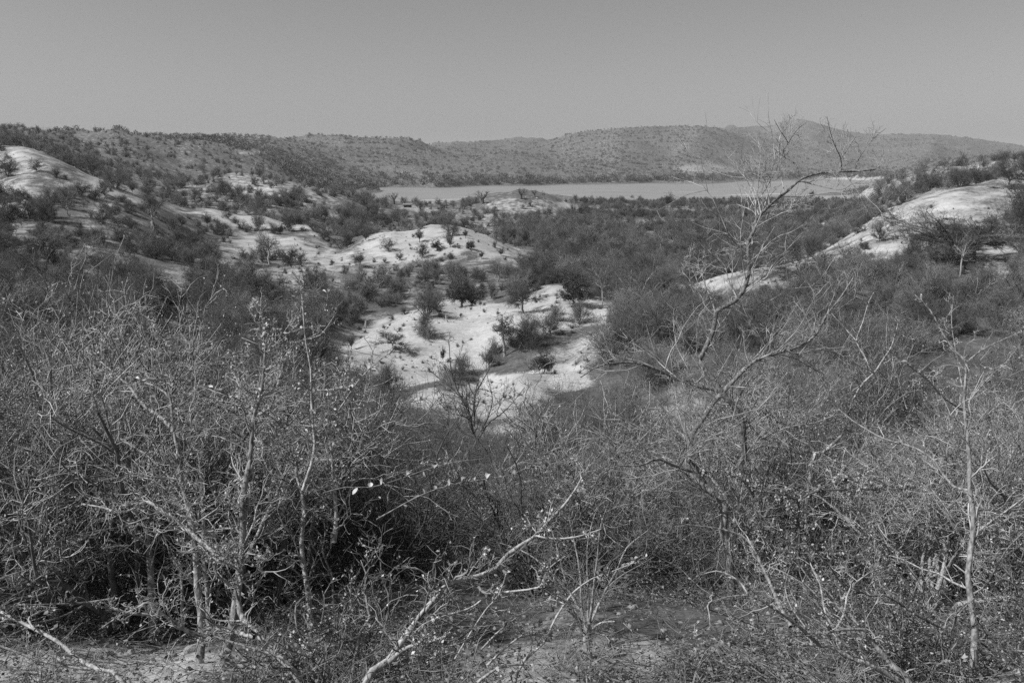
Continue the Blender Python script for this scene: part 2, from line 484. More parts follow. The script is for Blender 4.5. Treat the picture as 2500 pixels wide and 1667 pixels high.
def taper(r0, r1, n, p=1.0):
    t = np.linspace(0, 1, n) ** p
    return np.asarray(r0, float)[:, None] * (1 - t) + np.asarray(r1, float)[:, None] * t


def leaves(p, size, r, d=None, up=0.3, aspect=.6, fold=.25):
    """small folded leaves (two quads each) at the points p"""
    B = len(p)
    d = unit((d if d is not None else 0) + r.normal(0, .8, (B, 3)) + np.array([0, 0, up]))
    side = unit(np.cross(d, r.normal(0, 1, (B, 3)))); nor = np.cross(d, side)
    s = (size * r.uniform(.6, 1.3, B))[:, None]
    w = s * aspect * .5
    b0 = p; mid = p + d * s * .5; tip = p + d * s
    l = mid + side * w + nor * w * fold * 2; rr = mid - side * w + nor * w * fold * 2
    V = np.stack([b0, l, tip, rr], 1).reshape(-1, 3)
    return V, (np.arange(B) * 4)[:, None] + np.arange(4)[None]


def join(parts):
    vs_, qs, o = [], [], 0
    for V, Q in parts:
        vs_.append(V); qs.append(Q + o); o += len(V)
    return np.concatenate(vs_), np.concatenate(qs)


# materials of plants (thin twigs pale on the nearest plants, shade-darkened on the dense thicket)
M_BARK = grey_mat("grey_bark", .08, .46, 55, 8, .9, .22, 1.0, (1, 1, .5))
M_BARK_MID = grey_mat("weathered_bark", .06, .30, 50, 8, .9, .2, 1.0, (1, 1, .5))
M_TWIG_PALE = grey_mat("pale_dry_twigs", .15, .30, 2, 3, .85, .3)
M_BARK_DARK = grey_mat("dark_bark", .05, .17, 22, 5, .9, .3, .5, (1, 1, .35))
M_TWIG = grey_mat("grey_twigs", .09, .50, 9, 3, .8, .25)
M_TWIG_FINE = grey_mat("fine_twigs", .045, .20, 4, 3, .85, .3)
M_TWIG_SHADE = grey_mat("shade_fine_twigs", .035, .15, 4, 3, .85, .3)  # darker copy of the fine twigs: thicket shade put into the colour
M_TWIG_MID = grey_mat("dry_twigs", .075, .185, 2, 3, .85, .3)
M_TWIG_DARK = grey_mat("dark_twigs", .08, .16, 2, 3, .85, .3)
M_LEAF = grey_mat("dry_leaves", .09, .55, 30, 2, .6, .2)
M_LEAF_MID = grey_mat("grey_green_leaves", .07, .16, 1.5, 3, .6, .3)
M_LEAF_DARK = grey_mat("dark_leaves", .03, .075, 1.5, 3, .55, .25)
M_PALE_BARK = grey_mat("pale_bark", .16, .56, 55, 8, .85, .12, 1.0, (1, 1, .5))


def tubes(out, pts, r0, r1, k, p=1.0):
    out.append(tube(pts, taper(r0, r1, pts.shape[1], p), k))


def make_shrub(seed, h=3.0, stems=9, spread=.55, l2=9, l3=7, leafy=0, tw=.0042, n3=3, wob=.16, curl=.05, leaf_k=.011, spurs=0, k4=2, t2=.18, fat=1.0):
    """many-stemmed leafless shrub: returns (stem parts, twig parts, leaf parts)"""
    r = np.random.default_rng(seed)
    st, tg, lf = [], [], []
    a = r.uniform(0, 2 * math.pi, stems); s = r.uniform(.1, spread, stems)
    d = np.stack([np.cos(a) * s, np.sin(a) * s, np.ones(stems)], -1)
    p0 = np.stack([np.cos(a) * .12, np.sin(a) * .12, np.full(stems, -.1)], -1) * r.uniform(.3, 1.3, (stems, 1))
    L = h * r.uniform(.6, 1.08, stems)
    P = walk(p0, d, L, 9, wob, curl, r)
    r0 = h * r.uniform(.006, .012, stems) * fat
    tubes(st, P, r0, r0 * .25, 5)
    i, t, q, dd = spawn(P, l2, t2, .98, (.45, 1.1), r, .15)
    L2 = L[i] * (.55 - .33 * t) * r.uniform(.6, 1.3, len(i))
    P2 = walk(q, dd, L2, 6, wob * 1.3, curl, r)
    rr = np.maximum(r0[i] * (1 - t) * .6, tw * 1.3)
    tubes(st, P2, rr, np.full(len(i), tw), 4)
    i3, t3, q3, d3 = spawn(P2, l3, .12, 1.0, (.5, 1.2), r, .12)
    L3 = L2[i3] * r.uniform(.25, .6, len(i3))
    P3 = walk(q3, d3, L3, n3 + 1, wob * 1.5, curl, r)
    tubes(tg, P3, np.full(len(i3), tw), np.full(len(i3), tw * .5), 3)
    if spurs:
        for PP, cnt in ((P, spurs * 4), (P2, spurs)):
            _i, _t, qs, ds = spawn(PP, cnt, .05, 1, (.7, 1.5), r)
            tubes(tg, walk(qs, ds, r.uniform(.012, .07, len(qs)), 3, .2, 0, r), np.full(len(qs), tw * .8), np.full(len(qs), tw * .35), 3)
    i4, t4, q4, d4 = spawn(P3, k4, .2, 1.0, (.5, 1.2), r, .1)
    P4 = walk(q4, d4, L3[i4] * r.uniform(.3, .7, len(i4)), 3, wob * 1.5, curl, r)
    tubes(tg, P4, np.full(len(i4), tw * .75), np.full(len(i4), tw * .4), 3)
    if leafy:
        pick = r.integers(0, len(P4), leafy)
        lf.append(leaves(P4[pick, r.integers(0, 3, leafy)], h * leaf_k, r))
    return st, tg, lf


def make_bush(seed, h=3.2, w=3.6, n1=9, n2=10, n3=11, tw=.011, flat=1.0, trunk=.0, leafy=0, leaf=.09, lift=.1, n4=0, wob=.14):
    """bush or small tree for the middle distance: radiating limbs that fill an uneven crown"""
    r = np.random.default_rng(seed)
    st, tg, lf = [], [], []
    top = np.array([[0, 0, -.15], [r.normal(0, .05) * h, r.normal(0, .05) * h, trunk * h]])
    if trunk > 0:
        tp = np.linspace(0, 1, 5)[:, None] * (top[1] - top[0]) + top[0] + r.normal(0, .02 * h, (5, 3)) * np.array([1, 1, 0])
        tp[0] = top[0]; tp[-1] = top[1]
        tubes(st, tp[None], np.array([h * .032]), np.array([h * .022]), 7)
    a = np.arange(n1) * 2.4 + r.uniform(0, .8, n1)
    el = r.uniform(lift, 1.35, n1)
    tgt = np.stack([np.cos(a) * np.cos(el) * w * .5, np.sin(a) * np.cos(el) * w * .5, top[1, 2] + np.sin(el) * (h - top[1, 2]) * flat], -1) * r.uniform(.75, 1.1, (n1, 1))
    tgt[:, 2] = np.maximum(tgt[:, 2], h * .12)
    d = tgt - top[1]; L = np.linalg.norm(d, axis=1) * .95
    P = walk(np.repeat(top[1:2], n1, 0), unit(d) + np.array([0, 0, .15]), L, 7, wob, 0, r, .04 if flat < 1 else 0)
    r0 = h * r.uniform(.011, .018, n1)
    tubes(st, P, r0, r0 * .3, 5)
    i, t, q, dd = spawn(P, n2, .2, 1.0, (.4, 1.15), r, .12, flat)
    L2 = L[i] * r.uniform(.25, .55, len(i))
    P2 = walk(q, dd, L2, 5, wob * 1.2, .02, r)
    tubes(st, P2, np.maximum(r0[i] * .35, tw), np.full(len(i), tw * .8), 3)
    i3, t3, q3, d3 = spawn(P2, n3, .1, 1.0, (.4, 1.2), r, .1, flat)
    P3 = walk(q3, d3, L2[i3] * r.uniform(.25, .6, len(i3)), 3, wob * 1.4, .02, r)
    tubes(tg, P3, np.full(len(i3), tw * .7), np.full(len(i3), tw * .35), 3)
    if n4:
        i4, t4, q4, d4 = spawn(P3, n4, .15, 1.0, (.4, 1.2), r, .1, flat)
        P4 = walk(q4, d4, np.linalg.norm(P3[i4, 2] - P3[i4, 0], axis=1) * r.uniform(.4, .9, len(i4)), 2, 0, 0, r)
        tubes(tg, P4, np.full(len(i4), tw * .5), np.full(len(i4), tw * .3), 3)
    if leafy:
        pick = r.integers(0, len(P3), leafy)
        q = P3[pick, r.integers(1, 3, leafy)] + r.normal(0, leaf * .6, (leafy, 3))
        lf.append(leaves(q, leaf, r, up=.5))
    return st, tg, lf


def make_baobab(seed, h=9.0):
    r = np.random.default_rng(seed)
    st, tg = [], []
    z = np.array([-.3, .2, .9, 2.0, 3.2, 4.0]) * h / 9
    prof = np.array([1.25, 1.05, .9, .82, .74, .6]) * h / 9
    tr = np.stack([r.normal(0, .06, 6), r.normal(0, .06, 6), z], -1)
    st.append(tube(tr[None], prof[None], 12))
    n1 = 10
    a = np.arange(n1) * 2.399 + r.uniform(-.4, .4, n1); el = r.uniform(.12, 1.0, n1)
    zz = h * r.uniform(.33, .45, n1)
    p0 = np.stack([np.cos(a) * .3, np.sin(a) * .3, zz], -1)
    d = np.stack([np.cos(a) * np.cos(el), np.sin(a) * np.cos(el), np.sin(el)], -1)
    L = h * r.uniform(.36, .52, n1)
    P = walk(p0, d, L, 8, .16, .05, r)
    r0 = h * r.uniform(.022, .04, n1)
    tubes(st, P, r0, r0 * .25, 6)
    i, t, q, dd = spawn(P, 6, .3, 1, (.5, 1.1), r, .15)
    L2 = L[i] * r.uniform(.25, .5, len(i))
    P2 = walk(q, dd, L2, 6, .2, .05, r)
    tubes(st, P2, r0[i] * .35, r0[i] * .1, 4)
    i3, t3, q3, d3 = spawn(P2, 9, .15, 1, (.5, 1.2), r, .12)
    P3 = walk(q3, d3, L2[i3] * r.uniform(.25, .55, len(i3)), 4, .2, .05, r)
    tubes(tg, P3, np.full(len(i3), .022), np.full(len(i3), .01), 3)
    return st, tg, []


class Kind:
    """shared meshes of one plant variant"""
    def __init__(self, name, made, m_stem, m_twig, m_leaf=None, h=1.0, stem_name="trunk", twig_name="crown"):
        st, tg, lf = made
        self.name, self.h, self.stem_name, self.twig_name = name, h, stem_name, twig_name
        self.stem = mesh_from(name + "_" + stem_name, *join(st)); self.stem.materials.append(m_stem)
        self.twig = mesh_from(name + "_" + twig_name, *join(tg)); self.twig.materials.append(m_twig)
        self.leaf = None
        if lf:
            self.leaf = mesh_from(name + "_leaves", *join(lf), smooth=False); self.leaf.materials.append(m_leaf or M_LEAF_MID)

    def tris(self):
        return 2 * (len(self.stem.polygons) + len(self.twig.polygons) + (len(self.leaf.polygons) if self.leaf else 0))


def place(kind, loc, scale, rz, label, cat, group=None, tilt=(0, 0), sz=1.0):
    o = bpy.data.objects.new(kind.name, None)
    scene.collection.objects.link(o)
    o.empty_display_size = .2
    o.location = loc; o.rotation_euler = (tilt[0], tilt[1], rz); o.scale = (scale, scale, scale * sz)
    o["label"] = label; o["category"] = cat
    if group: o["group"] = group
    obj(kind.stem_name, kind.stem, None, o)
    c = obj(kind.twig_name, kind.twig, None, o); c["kind"] = "stuff"
    if kind.leaf:
        c2 = obj("leaves", kind.leaf, None, o); c2["kind"] = "stuff"
    return o


SHRUBS = [Kind("dry_shrub", make_shrub(100 + k, 3.0, stems=st, spread=sp, l2=l2, l3=l3 - 1, leafy=lf, tw=.0058), M_BARK if k % 2 else M_BARK_DARK,
               (M_TWIG_FINE, M_TWIG, M_TWIG_MID)[k % 3], M_LEAF, 3.0, "stems", "twigs")
          for k, (st, sp, l2, l3, lf) in enumerate([(9, .5, 9, 8, 0), (12, .7, 8, 7, 500), (7, .45, 11, 8, 0), (11, .9, 8, 7, 0), (8, .6, 10, 8, 900), (14, .55, 7, 7, 0)])]
DENSE = [Kind("thicket_tree", make_shrub(150 + k, 3.0, stems=st, spread=sp, l2=l2, l3=l3, leafy=lf, n3=3, wob=.2, tw=.0036), M_BARK_MID, M_TWIG_SHADE, M_LEAF, 3.0, "stems", "twigs")
         for k, (st, sp, l2, l3, lf) in enumerate([(10, .45, 14, 10, 3500), (13, .6, 13, 9, 4500), (9, .7, 15, 10, 1500)])]
NEAR = [Kind("thicket_tree", make_shrub(160 + k, 3.0, stems=st, spread=sp, l2=l2, l3=6, leafy=lf, n3=4, wob=.24, tw=.0046, curl=.04, spurs=7, k4=2, leaf_k=.0075, t2=.42, fat=1.35), bk, M_TWIG, M_LEAF, 3.0, "stems", "twigs")
        for k, (st, sp, l2, lf, bk) in enumerate([(8, .28, 12, 2600, M_BARK_MID), (10, .36, 11, 3600, M_BARK), (7, .45, 13, 800, M_BARK_DARK), (9, .32, 12, 2000, M_BARK)])]
TANGLE = [Kind("low_tangle", make_shrub(170 + k, 1.2, stems=7, spread=1.1, l2=6, l3=5, leafy=700, n3=3, wob=.3, tw=.0032, curl=.02, leaf_k=.016), M_BARK_MID, M_TWIG_FINE, M_LEAF, 1.2, "stems", "twigs") for k in range(3)]
BUSHES = [Kind("bush", make_bush(200 + k, 3.2, w, n1, n2, n3, tw=.011, lift=lf, n4=3), M_BARK_DARK, (M_TWIG_MID, M_TWIG_DARK)[k % 2], None, 3.2, "stems", "twigs")
          for k, (w, n1, n2, n3, lf) in enumerate([(3.8, 11, 11, 12, .05), (3.2, 10, 11, 12, .2), (4.4, 12, 11, 11, .1), (3.0, 9, 11, 12, .3), (4.0, 12, 11, 10, .0)])]
LEAFY = [Kind("leafy_bush", make_bush(300 + k, 3.4, w, 11, 10, 7, tw=.012, trunk=tk, leafy=3200, leaf=.10, lift=lf, n4=1), M_BARK_DARK, M_TWIG_DARK, M_LEAF_MID, 3.4)
         for k, (w, tk, lf) in enumerate([(3.6, .15, .1), (3.2, .2, .2), (4.2, .12, .0), (3.0, .25, .1)])]
ACACIA = [Kind("flat_topped_acacia", make_bush(400 + k, 4.0, w, 12, 12, 11, tw=.013, flat=.55, trunk=tk, leafy=1500, leaf=.07, lift=.2, wob=.12, n4=3), M_BARK_DARK, M_TWIG_DARK, M_LEAF_DARK, 4.0)
          for k, (w, tk) in enumerate([(6.5, .35), (5.5, .4), (7.5, .32)])]
EVERGREEN = [Kind("evergreen_tree", make_bush(500 + k, 5.0, 4.6, 16, 11, 9, tw=.013, flat=.75, trunk=.25, leafy=5200, leaf=.17, lift=-.1), M_BARK_DARK, M_TWIG_DARK, M_LEAF_DARK, 5.0) for k in range(3)]
LAYERED = Kind("layered_tree", make_bush(560, 5.0, 2.7, 13, 9, 8, tw=.011, flat=.45, trunk=.42, leafy=1500, leaf=.10, lift=-.05, n4=1), M_BARK, M_TWIG_MID, M_LEAF_MID, 5.0)
BARE = [Kind("bare_tree", make_bush(600 + k, 5.0, w, 7, 8, 10, tw=.012, trunk=tk, lift=.45, wob=.2, n4=2), M_PALE_BARK if k == 0 else M_BARK, M_TWIG_MID, None, 5.0)
        for k, (w, tk) in enumerate([(4.0, .4), (4.5, .3), (3.6, .35)])]
BAOBAB = [Kind("baobab", make_baobab(700 + k), M_BARK_DARK, M_TWIG_DARK, None, 9.0) for k in range(3)]
print("variant tris", sum(k.tris() for k in SHRUBS + DENSE + BUSHES + LEAFY + ACACIA + EVERGREEN + BARE + BAOBAB))

# ------------------------------------------------------------------ the plants right in front of the camera
CROP = {1: (0, 250), 2: (834, 250), 3: (1668, 250), 4: (0, 700), 5: (834, 700), 6: (1668, 700), 7: (0, 1111), 8: (834, 1111), 9: (1668, 1111)}
frng = np.random.default_rng(42)


def T(c, *pts):
    ox, oy = CROP[c]
    return [(ox + x * .3546, oy + y * .3546) for x, y in pts]


def smooth_line(P, step=.05):
    """Catmull-Rom through P (n, 3), points about step apart"""
    Q = np.concatenate([[2 * P[0] - P[1]], P, [2 * P[-1] - P[-2]]])
    out = []
    for i in range(1, len(Q) - 2):
        L = np.linalg.norm(Q[i + 1] - Q[i]); m = max(2, int(L / step))
        t = (np.arange(m) / m)[:, None]
        a, b, c, d = Q[i - 1], Q[i], Q[i + 1], Q[i + 2]
        out.append(.5 * ((2 * b) + (c - a) * t + (2 * a - 5 * b + 4 * c - d) * t ** 2 + (3 * b - a - 3 * c + d) * t ** 3))
    out.append(Q[-2][None])
    return np.concatenate(out)


def limb(pix, w0, w1, Y0, Y1, bow=0.0):
    """a limb seen along pix: widths in crop pixels, distance from Y0 to Y1, bow bends it away in between"""
    p = np.array(pix, float)
    s = np.concatenate([[0], np.cumsum(np.linalg.norm(np.diff(p, axis=0), axis=1))]); s /= s[-1]
    if Y0 is None:
        Y0 = hit(p[0, 0], p[0, 1], 1.2, 60)[1]
        Y1 = Y0 + Y1
    Y = Y0 + (Y1 - Y0) * s + bow * np.sin(s * math.pi)
    P = at(p[:, 0], p[:, 1], Y)
    m = np.linalg.norm(P, axis=1) / F * .3546 / 2 * .86
    return P, (w0 + (w1 - w0) * s) * m


def plant(name, label, cat, limbs, dens=9, tl=.5, leaf=0, leaf_size=.022, seed=1, bark=None, twig=None, up=.12, l2=5, l3=3, wob=.2, root=True, big_leaves=None, thin=1.0, droop=0.0, group=None, spurs=26):
    r = np.random.default_rng(seed)
    bark = bark or M_BARK; twig = twig or M_TWIG
    built = []
    for k, (P, w) in enumerate(limbs):
        s0 = np.linspace(0, 1, len(P))
        if k == 0 and root:
            g = terrain(P[0, 0], P[0, 1])
            if P[0, 2] > g + .02:
                P = np.concatenate([[[P[0, 0] + .02, P[0, 1] + .03, float(g) - .08]], P]); w = np.concatenate([[w[0] * 1.12], w])
        L = smooth_line(P)
        a = np.concatenate([[0], np.cumsum(np.linalg.norm(np.diff(P, axis=0), axis=1))]); b = np.concatenate([[0], np.cumsum(np.linalg.norm(np.diff(L, axis=0), axis=1))])
        W = np.interp(b / b[-1], a / a[-1], w)
        n = len(L)
        wig = np.stack([np.interp(np.arange(n), np.arange(0, n + 4, 4), r.normal(0, 1, len(np.arange(0, n + 4, 4)))) for _ in range(3)], -1)
        env = np.minimum(1, np.arange(n) / 6.0)[:, None]
        L = L + wig * (W[:, None] * .55 + .002) * env
        W = W * (1 + .10 * np.sin(np.arange(n) * 1.7 + r.uniform(0, 6)) * r.uniform(.3, 1, n))
        built.append((L, W, b[-1]))
    base = built[0][0][0].copy()
    if root:
        base[2] = float(terrain(base[0], base[1]))
    e = bpy.data.objects.new(name, None); scene.collection.objects.link(e)
    e.empty_display_size = .2; e.location = base
    e["label"] = label; e["category"] = cat
    if group: e["group"] = group
    starts, dirs, lens, rads = [], [], [], []
    spur = []
    for k, (L, W, ln) in enumerate(built):
        V, Q = tube((L - base)[None], W[None], 9 if W[0] > .012 else 6)
        obj(("stem" if name == "leafy_spray" else "branch" if name == "slanting_branch" else "trunk") if k == 0 else "branch", mesh_from("%s_limb" % name, V, Q), bark, e)
        c = max(2, int(ln * dens * r.uniform(.8, 1.2)))
        i, t, q, d = spawn(L[None], c, .12 if k else .25, 1.0, (.5, 1.25), r, up)
        starts.append(q); dirs.append(d)
        wl_ = np.interp(t * (len(W) - 1), np.arange(len(W)), W)
        lens.append(tl * r.uniform(.35, 1.25, c) * (1.15 - .5 * t) * np.clip(wl_ / .012, .22, 1))
        rads.append(np.clip(wl_ * .45, .0018, .006) * thin)
        m_ = int(ln * spurs)                       # short spurs and knots along the limb
        if m_ > 1:
            _i, ts, qs, ds = spawn(L[None], m_, .05, 1.0, (.8, 1.5), r, .0)
            ws = np.interp(ts * (len(W) - 1), np.arange(len(W)), W)
            spur.append((qs, ds, ws))
    q = np.concatenate(starts) - base; d = np.concatenate(dirs); ln = np.concatenate(lens); rd = np.concatenate(rads)
    out = []
    if spur:
        qs = np.concatenate([a for a, b, c in spur]) - base; ds = np.concatenate([b for a, b, c in spur]); ws = np.concatenate([c for a, b, c in spur])
        tubes(out, walk(qs, ds, np.clip(ws * r.uniform(1.5, 5, len(ws)), .008, .06), 3, .2, 0, r), np.clip(ws * .4, .0015, .005), np.full(len(ws), .001), 4)
    P1 = walk(q, d, ln, 8, wob, .03, r, droop)
    tubes(out, P1, rd, np.full(len(rd), .0014), 4)
    i2, t2, q2, d2 = spawn(P1, l2, .15, 1.0, (.5, 1.2), r, up)
    L2 = ln[i2] * r.uniform(.25, .6, len(i2))
    P2 = walk(q2, d2, L2, 5, wob * 1.2, .03, r, droop)
    tubes(out, P2, np.maximum(rd[i2] * .5, .0016 * thin), np.full(len(i2), .001), 3)
    i3, t3, q3, d3 = spawn(P2, l3, .15, 1.0, (.5, 1.3), r, up)
    P3 = walk(q3, d3, L2[i3] * r.uniform(.2, .55, len(i3)), 3, wob * 1.3, .03, r)
    tubes(out, P3, np.full(len(i3), .0014 * thin), np.full(len(i3), .0008), 3)
    tw = obj("twigs", mesh_from(name + "_twigs", *join(out)), twig, e); tw["kind"] = "stuff"
    if leaf:
        m = int(len(P3) * leaf)
        pick = r.integers(0, len(P3), m)
        lv = leaves(P3[pick, r.integers(1, 3, m)], leaf_size, r, up=.2, aspect=.62)
        o = obj("leaves", mesh_from(name + "_leaves", *lv, smooth=False), M_LEAF, e); o["kind"] = "stuff"
    if big_leaves:
        n = big_leaves
        for k in range(n):
            L, W, l_ = built[0]
            j = int((.25 + .72 * (k + r.uniform(-.3, .3)) / n) * (len(L) - 1))
            one_leaf(e, L[j] - base, unit((L[min(j + 1, len(L) - 1)] - L[max(j - 1, 0)])[None])[0], r)
    return e


LEAF_MESHES = []


def one_leaf(parent, p, tan, r):
    """a round leaf big enough to pick out, on a short stalk"""
    if not LEAF_MESHES:
        for s in range(4):
            q = np.random.default_rng(900 + s)
            u = np.linspace(0, 1, 6); wv = np.array([.06, .62, .92, 1.0, .72, .05]) * .5
            rows = [np.stack([side * wv * .8, u, .55 * np.abs(side) * wv + .25 * np.sin(u * 3) * (1 if s % 2 else -1) + q.normal(0, .015, 6)], -1) for side in (-1, -.5, 0, .5, 1)]
            V = np.stack(rows, 1).reshape(-1, 3)
            i, j = np.meshgrid(np.arange(5), np.arange(4), indexing='ij'); a = (i * 5 + j).ravel()
            me = mesh_from("round_leaf", V, np.stack([a, a + 1, a + 6, a + 5], -1)); me.materials.append(M_LEAF_PALE)
            LEAF_MESHES.append(me)
    o = obj("leaf", LEAF_MESHES[r.integers(4)], None, parent)
    o.location = p
    d = Vector(tan * .3 + r.normal(0, .7, 3) + np.array([0, 0, .25])).normalized()
    o.rotation_mode = 'QUATERNION'
    o.rotation_quaternion = d.to_track_quat('Y', 'Z')
    s = r.uniform(.015, .027); o.scale = (s, s, s)


M_LEAF_PALE = grey_mat("pale_leaves", .18, .50, 60, 2, .55, .5)

# ---- right: straight tree with long side branches
plant("slender_tree", "straight slender grey tree with long side branches at the right edge", "tree", [
    limb(T(9, (2000, 1560), (1990, 1300), (1978, 1100), (1970, 900), (1980, 640), (1990, 500), (1985, 350), (1975, 200), (1982, 60)) +
         T(6, (1970, 1000), (1950, 850), (1950, 700), (1955, 580), (1945, 510), (1870, 440), (1790, 320), (1700, 160), (1590, 50)), 50, 8, None, .5),
    limb(T(9, (1980, 1290), (1870, 1230), (1700, 1140), (1560, 1060), (1480, 1010), (1380, 970), (1280, 970), (1180, 920), (1080, 870), (1000, 760), (900, 650), (830, 580)), 24, 7, 3.75, 3.3, .1),
    limb(T(9, (1160, 915), (1200, 860), (1310, 790), (1430, 745), (1560, 700)), 16, 5, 3.35, 3.8),
    limb(T(9, (1955, 915), (1850, 870), (1750, 810), (1640, 780), (1530, 720), (1420, 690)), 17, 5, 3.9, 4.4),
    limb(T(9, (1965, 240), (1860, 210), (1760, 80)) + T(6, (1720, 1190), (1600, 1120), (1480, 1080), (1380, 1050), (1280, 990), (1160, 910), (1060, 830)), 22, 7, 4.0, 4.6),
    limb(T(6, (1945, 860), (1850, 800), (1770, 740), (1700, 650), (1600, 570), (1500, 490), (1400, 420)), 17, 6, 4.1, 3.7),
    limb(T(9, (2000, 950), (2080, 900), (2150, 780), (2230, 650), (2340, 540), (2480, 420)), 15, 5, 3.9, 3.5),
    limb(T(9, (2005, 560), (2120, 530), (2240, 525), (2400, 500)), 13, 5, 4.0, 4.4),
    limb(T(9, (2005, 395), (2060, 375), (2140, 380), (2260, 420)), 13, 4, 4.0, 4.3),
    limb(T(6, (1960, 800), (2050, 690), (2130, 600), (2210, 530), (2300, 420)), 13, 4, 4.1, 4.5),
    limb(T(6, (1950, 520), (2050, 440), (2150, 390), (2300, 320)), 12, 4, 4.1, 3.8),
    limb(T(6, (1920, 690), (1890, 500), (1850, 250), (1860, 60)), 10, 4, 4.15, 4.5),
], dens=9, tl=.42, leaf=.12, seed=21, wob=.22, l2=4, l3=3)

# ---- right: tree with the long arching top that stands against the river
plant("arching_tree", "tall bent tree with arching top in front of the river", "tree", [
    limb(T(9, (590, 1030), (570, 800), (555, 640), (530, 500), (512, 370), (480, 270), (440, 150), (400, 50)) + T(6, (412, 1180), (400, 1050), (390, 930), (350, 830), (290, 760), (230, 710), (100, 680), (10, 645)) +
         T(5, (2270, 630), (2200, 590), (2050, 542), (1960, 528), (1770, 550), (1640, 630)), 80, 10, 6.2, 6.6, .3),
    limb(T(6, (300, 770), (190, 640), (110, 520), (130, 450), (170, 360), (200, 270), (222, 175), (265, 148), (350, 108), (395, 50)) +
         T(3, (425, 1220), (440, 1100), (442, 1020), (450, 950), (490, 880), (510, 800), (560, 740), (620, 680), (720, 610), (820, 535), (950, 490), (1100, 475), (1230, 478), (1330, 470)), 46, 9, 6.4, 7.2),
    limb(T(6, (222, 180), (195, 90)) + T(3, (150, 1260), (110, 1140), (0, 1090)), 15, 5, 6.6, 7.0),
    limb(T(3, (800, 548), (785, 450), (745, 400), (690, 370), (600, 300), (520, 245)), 12, 3, 7.1, 7.4),
    limb(T(3, (700, 380), (690, 330), (722, 280), (672, 200), (630, 118)), 9, 3, 7.2, 7.0),
    limb(T(3, (722, 280), (780, 200), (850, 138)), 8, 3, 7.15, 7.4),
    limb(T(3, (1090, 475), (1085, 385), (1040, 290), (1012, 200), (990, 100)), 9, 3, 7.15, 6.9),
    limb(T(3, (1085, 388), (1140, 310), (1190, 230)), 8, 3, 7.1, 7.4),
    limb(T(3, (1180, 476), (1210, 385), (1280, 290), (1320, 240), (1392, 183)), 9, 3, 7.15, 7.3),
    limb(T(3, (575, 725), (540, 630), (580, 580), (525, 530), (440, 480), (380, 420)), 11, 3, 7.0, 7.4),
    limb(T(3, (580, 575), (640, 470), (668, 390)), 7, 3, 7.1, 7.0),
    limb(T(3, (815, 545), (960, 580), (1085, 603), (1150, 570), (1235, 540)), 10, 3, 7.1, 6.7),
    limb(T(3, (600, 720), (700, 690), (780, 660), (840, 600)), 8, 3, 7.0, 6.8),
    limb(T(3, (505, 790), (600, 755), (700, 750), (790, 790)), 8, 3, 7.0, 7.3),
    limb(T(6, (350, 830), (420, 690), (500, 565), (518, 490)), 16, 7, 6.4, 6.6),
    limb(T(6, (150, 610), (60, 700), (20, 900)), 12, 5, 6.5, 6.4),
    limb(T(6, (270, 150), (190, 60), (60, 0)) + T(3, (60, 1040), (180, 1040), (330, 1070)), 9, 3, 6.6, 6.9),
], dens=11, tl=.85, leaf=0, seed=22, wob=.16, l2=6, l3=3, up=.2, bark=M_BARK_MID, twig=M_TWIG)

plant("leaning_tree", "second bent tree with a long limb rising to the right, beside the arching tree", "tree", [
    limb(T(9, (330, 900), (318, 760), (312, 600), (300, 420), (262, 300), (190, 205), (70, 118), (10, 60)) + T(6, (25, 1190), (35, 1100), (50, 1010), (120, 920), (210, 790), (350, 650), (480, 530), (640, 462), (800, 400), (905, 325), (1000, 180), (1090, 60), (1180, -70)), 66, 9, 6.0, 6.4, .2),
    limb(T(9, (60, 112), (-40, 75)) + T(5, (2180, 1190), (2060, 1228), (1900, 1235), (1780, 1290)), 26, 6, 6.1, 5.6),
    limb(T(6, (520, 500), (600, 380), (720, 300), (850, 290), (910, 315)), 10, 5, 6.3, 6.6),
    limb(T(6, (640, 462), (760, 490), (860, 540), (960, 600)), 8, 3, 6.3, 6.7),
    limb(T(6, (900, 330), (830, 180), (780, 60)), 9, 3, 6.35, 6.6),
    limb(T(6, (640, 460), (690, 400), (692, 370)), 9, 4, 6.3, 6.1),
], dens=11, tl=.85, leaf=0, seed=23, wob=.16, up=.2, l2=6, bark=M_BARK_MID, twig=M_TWIG)

plant("forked_sapling", "pale forked sapling between the bent trees and the straight slender tree", "sapling", [
    limb(T(6, (880, 1232), (960, 1140), (1060, 1050), (1110, 980), (1150, 850), (1200, 730), (1250, 650), (1312, 590), (1380, 480), (1430, 400), (1480, 250)), 26, 6, 6.6, 6.9),
    limb(T(6, (1312, 590), (1280, 572), (1190, 530), (1110, 490)), 11, 4, 6.8, 6.5),
    limb(T(6, (1295, 585), (1240, 460), (1192, 372), (1230, 240), (1272, 110), (1310, 40)), 13, 4, 6.8, 7.1),
    limb(T(6, (1192, 372), (1100, 270), (1010, 170), (960, 90)), 9, 3, 6.9, 7.2),
    limb(T(6, (1335, 570), (1400, 640), (1460, 720)), 10, 4, 6.8, 7.0),
], dens=8, tl=.5, seed=24, wob=.18, bark=M_PALE_BARK)

